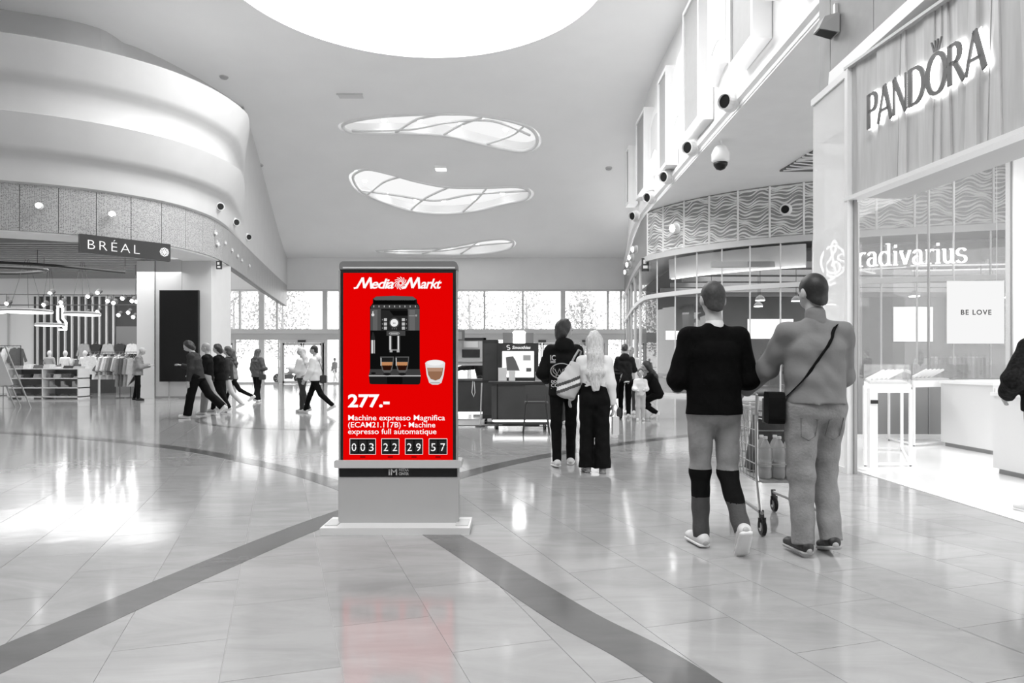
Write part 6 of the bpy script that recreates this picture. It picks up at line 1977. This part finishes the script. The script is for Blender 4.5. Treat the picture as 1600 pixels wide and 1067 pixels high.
# neon arrow
na = tag(empty('neon_arrow', (-17.9, 28.0, 2.55)), 'glowing white arrow sign pointing down in the clothes shop', 'sign')
b = MB(); stroke(b, [(0, 1.0), (0, .45), (.28, .12)], 1, 1, frame_matrix((0, 0, 0), (1, 0, 0), (0, 0, 1)), 0, .04, w=.07); stroke(b, [(.05, .06), (.34, .06), (.34, .36)], 1, 1, frame_matrix((0, 0, 0), (1, 0, 0), (0, 0, 1)), 0, .04, w=.07)
stroke(b, [(.2, 1.0), (.2, .5), (.34, .36)], 1, 1, frame_matrix((0, 0, 0), (1, 0, 0), (0, 0, 1)), 0, .04, w=.07)
b.build('tube', EM('neon_white', 1, 4), na)

# shop sign
sa, sb2 = Vector((-12.62, 20.72)), Vector((-10.86, 22.55))
dr_ = (sb2 - sa); Ls = dr_.length
ss = tag(empty('clothes_shop_sign', (sa.x, sa.y, 4.5), math.atan2(dr_.y, dr_.x)), 'long black fascia sign with white capital letters and a flower emblem', 'sign')
MB().bx(0, Ls, -.06, .1, 0, .54).build('panel', M('sign_black', .025, .4), ss)
SW = EM('sign_white_glow', 1, 1.1)
text('lettering', 'BRÉAL', .40, SW, ss, frame_matrix((Ls * .355, -.064, .12), (1, 0, 0), (0, 0, 1)), width=Ls * .56, extrude=.004, spacing=1.3, bold=-.006)
b = MB()
fm_ = frame_matrix((Ls * .925, -.064, .27), (1, 0, 0), (0, 0, 1))
for k in range(8):
    a = 2 * PI * k / 8
    stroke(b, arc(.075 * math.cos(a), .075 * math.sin(a), .055, .055, 0, 360, 12), 1, 1, fm_, 0, .006, w=.02)
stroke(b, arc(0, 0, .05, .05, 0, 360, 12), 1, 1, fm_, 0, .006, w=.02)
b.build('flower_emblem', SW, ss)

# black digital screen at the pillar
ds = tag(empty('digital_screen', (-11.93, 25.5, 0)), 'large black upright digital screen on a thin stand before the pillar', 'screen')
MB().bx(-.70, .70, -.06, .06, .62, 3.9).build('casing', M('screen_edge', .01, .4), ds)
MB().bx(-.67, .67, -.066, -.058, .65, 3.87).build('panel', M('dark_screen', .012, .25, spec=.25), ds)
MB().bx(-.4, -.36, -.03, .03, 0, .62).build('stand_pole', MID_GREY, ds)
MB().bx(-.6, -.1, -.15, .15, 0, .02).build('stand_foot', MID_GREY, ds)

# easel sign at the left edge
es = tag(empty('easel_sign', (-14.35, 20.1, 0), .05), 'grey A-frame easel sign at the left picture edge', 'easel')
for s_ in (0, .42):
    MB().bar((-.35 + s_, -.1, 1.75), (.35 + s_, -.1, 0), .03, .03).build('front_leg', MID_GREY, es)
MB().bar((-.3 + .1, -.05, 1.6), (.0, .7, 0), .025).build('rear_leg', MID_GREY, es)
MB().bar((-.05, -.1, .62), (.42, -.1, .62), .03, .03).build('ledge', MID_GREY, es)
m = frame_matrix((0, -.12, 0), (1, 0, 0), (0, 0, 1))
MB().prism([(-.48, 1.66), (-.1, 1.7), (.3, .66), (-.06, .62)], -.01, .012, m).build('board', M('easel_board', .55, .6), es)

# shelf unit with shoes and folded clothes
SH = M('shelf_white', .80, .4)
sx0, sx1, sy0, sy1 = -18.05, -15.5, 25.4, 26.1
su = tag(empty('shelf_unit', ((sx0 + sx1) / 2, (sy0 + sy1) / 2, 0)), 'low white open shelf unit at the front of the clothes shop', 'shelf')
w2 = (sx1 - sx0) / 2; d2 = .35
for z in (.06, .38, .72, 1.06):
    MB().bx(-w2, w2, -d2, d2, z, z + .035).build('shelf_board', SH, su)
for x in (-w2, -.04, w2 - .04):
    MB().bx(x, x + .04, -d2, d2, 0, 1.06).build('upright', SH, su)
MB().bx(-w2, w2, d2 - .02, d2, .1, 1.06).build('back_board', M('shelf_back_grey', .3, .6), su)
tones = [.75, .06, .5, .3, .8, .15, .62]
random.seed(5)
def folded(x, y, z, w_, h_, tone, lab, grp):
    o = tag(empty('folded_garment', (x, y, z)), lab, 'clothes', group=grp)
    mt = M('cloth_tone_%02d' % int(tone * 100), tone, .85, noise=.08, scale=15)
    n = max(2, int(h_ / .035))
    for k in range(1):
        MB().prism(rrect(w_, .34, .06, 4), 0, h_ * .55).build('lower_fold', mt, o)
        MB().prism(rrect(w_ * .96, .33, .06, 4, .01, .0), h_ * .55, h_).build('upper_fold', mt, o)
k = 0
for z in (.755, 1.095):
    for i in range(7):
        x = sx0 + .2 + i * .36
        folded(x, 25.75, z, .28, random.uniform(.05, .16), tones[(i + int(z * 10)) % 7], f'folded garment in the {"top" if z > 1 else "upper"} row of the white shelf unit, {["first","second","third","fourth","fifth","sixth","seventh"][i]} from the left', 'folded garments on the white shelf unit')
for z, r_ in ((.095, 'bottom'), (.415, 'middle')):
    for i in range(6):
        x = sx0 + .25 + i * .41
        o = tag(empty('shoe_pair', (x, 25.7, z)), f'shoe on the {r_} board of the white shelf unit, {["first","second","third","fourth","fifth","sixth"][i]} from the left', 'shoe', group='shoes on the white shelf unit')
        boot = i > 2 and r_ == 'middle'
        mt = M('cloth_tone_50', .5, .85) if boot else M('cloth_tone_15', .15, .85)
        prof_ = [(-.14, .02), (-.14, .22 if boot else .09), (-.04, .22 if boot else .09), (-.01, .1 if boot else .075), (.1, .055), (.14, .02)]
        MB().prism(prof_, -.04, .04, frame_matrix((0, 0, 0), (1, 0, 0), (0, 0, 1))).build('upper', mt, o)
        MB().prism([(-.145, 0), (-.145, .02), (.145, .02), (.145, 0)], -.042, .042, frame_matrix((0, 0, 0), (1, 0, 0), (0, 0, 1))).build('sole', M('sole_grey', .35, .6), o)
# hanging garments
def garment_mesh(kind):
    if kind == 'shirt':
        ol = [(-.06, 0), (-.2, -.05), (-.33, -.52), (-.25, -.56), (-.2, -.3), (-.21, -.68), (.21, -.68), (.2, -.3), (.25, -.56), (.33, -.52), (.2, -.05), (.06, 0), (0, -.05)]
    elif kind == 'coat':
        ol = [(-.06, 0), (-.2, -.05), (-.27, -.6), (-.21, -.62), (-.19, -.3), (-.24, -1.05), (.24, -1.05), (.19, -.3), (.21, -.62), (.27, -.6), (.2, -.05), (.06, 0), (0, -.05)]
    else:
        ol = [(-.05, 0), (-.21, -.06), (-.22, -.2), (-.18, -.22), (-.19, -.62), (.19, -.62), (.18, -.22), (.22, -.2), (.21, -.06), (.05, 0), (0, -.05)]
    b = MB(); b.prism(ol, -.045, .045, frame_matrix((0, 0, 0), (1, 0, 0), (0, 0, 1)))
    return b
GM = {}
def garment(x, y, ztop, kind, tone, rz, lab, grp):
    key = (kind, tone)
    if key not in GM:
        o = garment_mesh(kind).build('hanging_garment', M('cloth_tone_%02d' % int(tone * 100), tone, .85, noise=.08, scale=15))
        GM[key] = o.data
        md = o.modifiers
    else:
        o = link('hanging_garment', GM[key])
    o.location = (x, y, ztop); o.rotation_euler = (0, 0, rz)
    tag(o, lab, 'clothes', group=grp)
    hk = MB().tube([(-.17, 0, -.05), (0, 0, .01), (.17, 0, -.05)], .008, 5).tube([(0, 0, .0), (0, 0, .06), (.02, 0, .09), (.04, 0, .07)], .005, 5).build('hanger', MID_GREY, o)
    return o
def rack(x0, x1, y, h, lab):
    o = tag(empty('clothes_rack', ((x0 + x1) / 2, y, 0)), lab, 'rack')
    w_ = (x1 - x0) / 2
    MB().tube([(-w_, 0, h), (w_, 0, h)], .014, 6).build('top_bar', DARK, o)
    for s_ in (-1, 1):
        MB().tube([(s_ * w_, 0, .03), (s_ * w_, 0, h)], .014, 6).build('upright', DARK, o)
        MB().tube([(s_ * w_, -.28, .02), (s_ * w_, .28, .02)], .014, 6).build('foot', DARK, o)
    return o
rack(-15.75, -14.15, 26.35, 1.62, 'black garment rack with shirts in the clothes shop')
garment(-15.5, 26.1, 1.55, 'shirt', .8, .1, 'white buttoned shirt facing out at the front of the garment rack', 'shirts on the garment rack')
for k in range(12):
    garment(-15.25 + .09 * k, 26.35, 1.53, 'shirt', [.12, .7, .3, .75, .5, .2][k % 6], 1.25 + random.uniform(-.1, .1), f'shirt hanging edge-on on the garment rack, {["first","second","third","fourth","fifth","sixth","seventh","eighth","ninth","tenth","eleventh","twelfth"][k]} behind the white one', 'shirts on the garment rack')
rack(-14.35, -13.75, 26.0, 1.55, 'short black rack with long coats beside the pillar')
for k in range(4):
    garment(-14.27 + .14 * k, 26.0, 1.48, 'coat', [.2, .1, .28, .5][k], .9, f'long coat on the short rack beside the pillar, {["first","second","third","fourth"][k]} from the left', 'coats on the short rack')
for k in range(5):
    x = -18.55 + .52 * k
    garment(x, 30.80, 2.15, 'vest' if k % 2 else 'shirt', [.4, .04, .5, .05, .8][k], 0, f'top displayed on the white bars, {["first","second","third","fourth","fifth"][k]} from the left', 'tops displayed on the white bars')
rack(-19.9, -18.6, 26.9, 1.95, 'tall black rack at the left of the clothes shop')
for k in range(8):
    garment(-19.8 + .15 * k, 26.9, 1.88, 'coat' if k % 3 == 0 else 'shirt', [.05, .8, .7, .1, .05, .8, .6, .1][k], .7, f'garment on the tall left rack, {["first","second","third","fourth","fifth","sixth","seventh","eighth"][k]} from the left', 'garments on the tall rack')
rack(-17.4, -15.4, 29.2, 1.75, 'wide black rack in the middle of the clothes shop')
for k in range(13):
    garment(-17.3 + .145 * k, 29.2, 1.68, 'shirt' if k % 2 else 'coat', [.04, .3, .75, .1, .55, .02, .4][k % 7], 1.1, f'garment on the wide middle rack of the clothes shop, {ORD[k]} from the left', 'garments on the wide middle rack')
rack(-21.6, -20.2, 28.2, 1.9, 'tall black rack by the white rear wall of the clothes shop')
for k in range(9):
    garment(-21.5 + .15 * k, 28.2, 1.83, 'coat' if k % 2 else 'shirt', [.03, .7, .2, .05, .5][k % 5], .8, f'garment on the rack by the white rear wall, {ORD[k]} from the left', 'garments by the white rear wall')
tb2 = tag(empty('display_table', (-17.2, 27.3, 0)), 'white display table behind the shelf unit', 'table')
MB().bx(-1.2, 1.2, -.5, .5, 1.0, 1.06).build('table_top', SH, tb2)
for (x, y) in ((-1.1, -.4), (1.1, -.4), (-1.1, .4), (1.1, .4)): MB().bx(x - .03, x + .03, y - .03, y + .03, 0, 1.0).build('leg', SH, tb2)
for k in range(7):
    folded(-18.2 + .33 * k, 27.2, 1.06, .28, random.uniform(.1, .4), tones[k], f'folded pile on the white display table, {["first","second","third","fourth","fifth","sixth","seventh"][k]} from the left', 'folded piles on the display table')
# mannequin busts in front
for k, (x, tn) in enumerate(((-17.55, .35), (-16.95, .8), (-16.2, .75))):
    o = tag(empty('mannequin_bust', (x, 26.95, 1.06)), f'mannequin bust in a {["grey", "white", "pale"][k]} top, {["left", "middle", "right"][k]} of the three above the shelf unit', 'mannequin', group='mannequin busts')
    pr = [('s', A_(0, 0, .02), A_(0, 0, .2), (.13, .09), (.13, .09), A_(1, 0, 0)), ('s', A_(0, 0, .2), A_(0, 0, .4), (.13, .09), (.17, .09), A_(1, 0, 0)), ('c', A_(-.15, 0, .4), A_(-.2, .0, .22), .05, .04), ('c', A_(.15, 0, .4), A_(.2, .0, .22), .05, .04)]
    link('torso', sdf_mesh('torso', pr, .016, .04, mats=[M('cloth_tone_%02d' % int(tn * 100), tn, .85)]), None, o)
    link('head', sdf_mesh('head', [('c', A_(0, 0, .42), A_(0, 0, .5), .045, .045), ('e', A_(0, .01, .6), A_(.075, .09, .11))], .014, .02, mats=[M('mannequin_pale', .66, .5)]), None, o)
# counter panels in the corner shop so its floor is furnished
for k, (x0, x1, y) in enumerate([(8.3, 10.0, 29.5), (11.5, 13.6, 28.0), (15.5, 18.0, 26.8)]):
    rack(x0, x1, y, 1.6, ['garment rack inside the corner shop by its rounded end', 'garment rack inside the corner shop behind the trolley men', 'garment rack inside the corner shop behind the jeweller cases'][k])
    for j in range(int((x1 - x0) / .14)):
        garment(x0 + .08 + .14 * j, y, 1.53, 'coat' if j % 3 else 'shirt', [.12, .05, .3, .5, .2][j % 5], 1.0, ['garment on the corner shop rack by its rounded end, ', 'garment on the corner shop rack behind the trolley men, ', 'garment on the corner shop rack behind the jeweller cases, '][k] + ORD[j] + ' from the left', ['rack by the rounded end', 'rack behind the trolley men', 'rack behind the jeweller'][k])

# ================================================================== OUTSIDE
og = MB(); og.bx(-70, 60, 46.3, 130, -.15, -.01)
tag(og.build('pavement_ground', M('pavement_pale', .72, .8, noise=.05, scale=.5)), 'bright pavement outside the far doors', 'ground', kind='structure')
LEAFM = M('leaf_bright', .42, .6, noise=.4, scale=3)
BARK = M('bark_grey', .4, .8, noise=.3, scale=10)
random.seed(21)
def tree(x, y, h, r, lab, n):
    o = tag(empty('street_tree', (x, y, 0)), lab, 'tree', group='street trees outside')
    tr_ = MB().tube([(0, 0, 0), (.1, 0, h * .4), (0, .1, h * .8)], [.16, .12, .05], 8).build('trunk', BARK, o)
    b = MB()
    for k in range(6):
        a = k * 1.05
        b.tube([(.05, 0, h * (.35 + .07 * k)), (r * .6 * math.cos(a), r * .6 * math.sin(a), h * (.5 + .07 * k))], [.05, .02], 5)
    b.build('branches', BARK, o)
    vs_, fs_ = [], []
    for k in range(n):
        while True:
            p = Vector((random.uniform(-1, 1), random.uniform(-1, 1), random.uniform(-1, 1)))
            if .25 < p.length < 1: break
        c = Vector((p.x * r, p.y * r, h * .62 + p.z * h * .42))
        u = Vector((random.uniform(-1, 1), random.uniform(-1, 1), random.uniform(-1, 1))).normalized()
        w_ = u.orthogonal().normalized()
        s_ = random.uniform(.09, .17)
        q = len(vs_)
        vs_ += [c - u * s_, c + w_ * s_ * .5, c + u * s_, c - w_ * s_ * .5]
        fs_.append((q, q + 1, q + 2, q + 3))
    me = bpy.data.meshes.new('foliage'); me.from_pydata([tuple(v) for v in vs_], [], fs_); me.update()
    tag(link('foliage', me, LEAFM, o), kind='stuff')
for k, (x, y, h, r, n) in enumerate([(-22, 56, 8, 2.6, 1500), (-17.5, 54, 8, 2.2, 1500), (-11.2, 58, 7.5, 1.8, 700), (-8.2, 55, 8, 2.3, 1300), (-3.4, 56, 8.5, 2.4, 1300), (1.2, 60, 8.5, 2.4, 1800), (5.2, 53, 7.0, 1.3, 1400), (9.5, 58, 8, 2.3, 1200)]):
    tree(x, y, h, r, ['leafy tree outside the far left window behind the black screen pillar', 'leafy tree outside the window left of the doors', 'thin tree outside the middle of the glass doors', 'leafy tree outside just left of the red totem', 'leafy tree outside just right of the red totem', 'leafy tree outside above the smoothie kiosk', 'slim dark tree outside above the hoodie wearer', 'leafy tree outside at the right end of the windows'][k], n)
rl = tag(empty('street_railing', (-3, 52, 0)), 'long white railing outside the far doors', 'railing')
for z in (.35, 1.05): MB().bar((-22, 0, z), (14, 0, z), .05).build('rail', M('rail_pale', .55, .5), rl)
for k in range(19): MB().bar((-22 + 2 * k, 0, 0), (-22 + 2 * k, 0, 1.05), .05).build('post', M('rail_pale', .55, .5), rl)
# parked motorcycle
mc = tag(empty('motorcycle', (-15.3, 48.6, 0), .5), 'dark motorcycle parked outside the glass entrance door', 'motorcycle')
for x in (-.68, .68):
    wv = MB().lathe([(.24, -.05), (.31, -.05), (.33, 0), (.31, .05), (.24, .05), (.24, -.05)], (x, 0, .33), 24, Matrix.Rotation(PI / 2, 3, 'X')).build('wheel', BLACK, mc)
    b = MB()
    for k in range(6): b.bar((x, 0, .33), (x + .26 * math.cos(k * PI / 3), 0, .33 + .26 * math.sin(k * PI / 3)), .02)
    b.build('spokes', LIGHT_GREY, wv)
MB().prism([(-.55, .72), (-.1, .70), (.15, .9), (.4, .86), (.45, .72), (.2, .62), (-.5, .62)], -.13, .13, frame_matrix((0, 0, 0), (1, 0, 0), (0, 0, 1))).build('tank_and_seat', M('tank_grey', .12, .3), mc)
MB().prism([(-.25, .3), (.25, .28), (.35, .5), (.2, .62), (-.3, .6)], -.16, .16, frame_matrix((0, 0, 0), (1, 0, 0), (0, 0, 1))).build('engine', DARK, mc)
for s_ in (-.09, .09): MB().tube([(.68, s_, .33), (.42, s_, 1.0)], .025, 6).build('fork', LIGHT_GREY, mc)
MB().tube([(.36, -.36, 1.06), (.42, 0, 1.0), (.36, .36, 1.06)], .018, 6).build('handlebar', DARK, mc)
MB().ball((.55, 0, .88), .1, 8).build('headlamp', LIGHT_GREY, mc, smooth=True)
MB().tube([(-.7, .12, .4), (-.1, .12, .3)], .05, 8).build('exhaust', CHROME, mc)
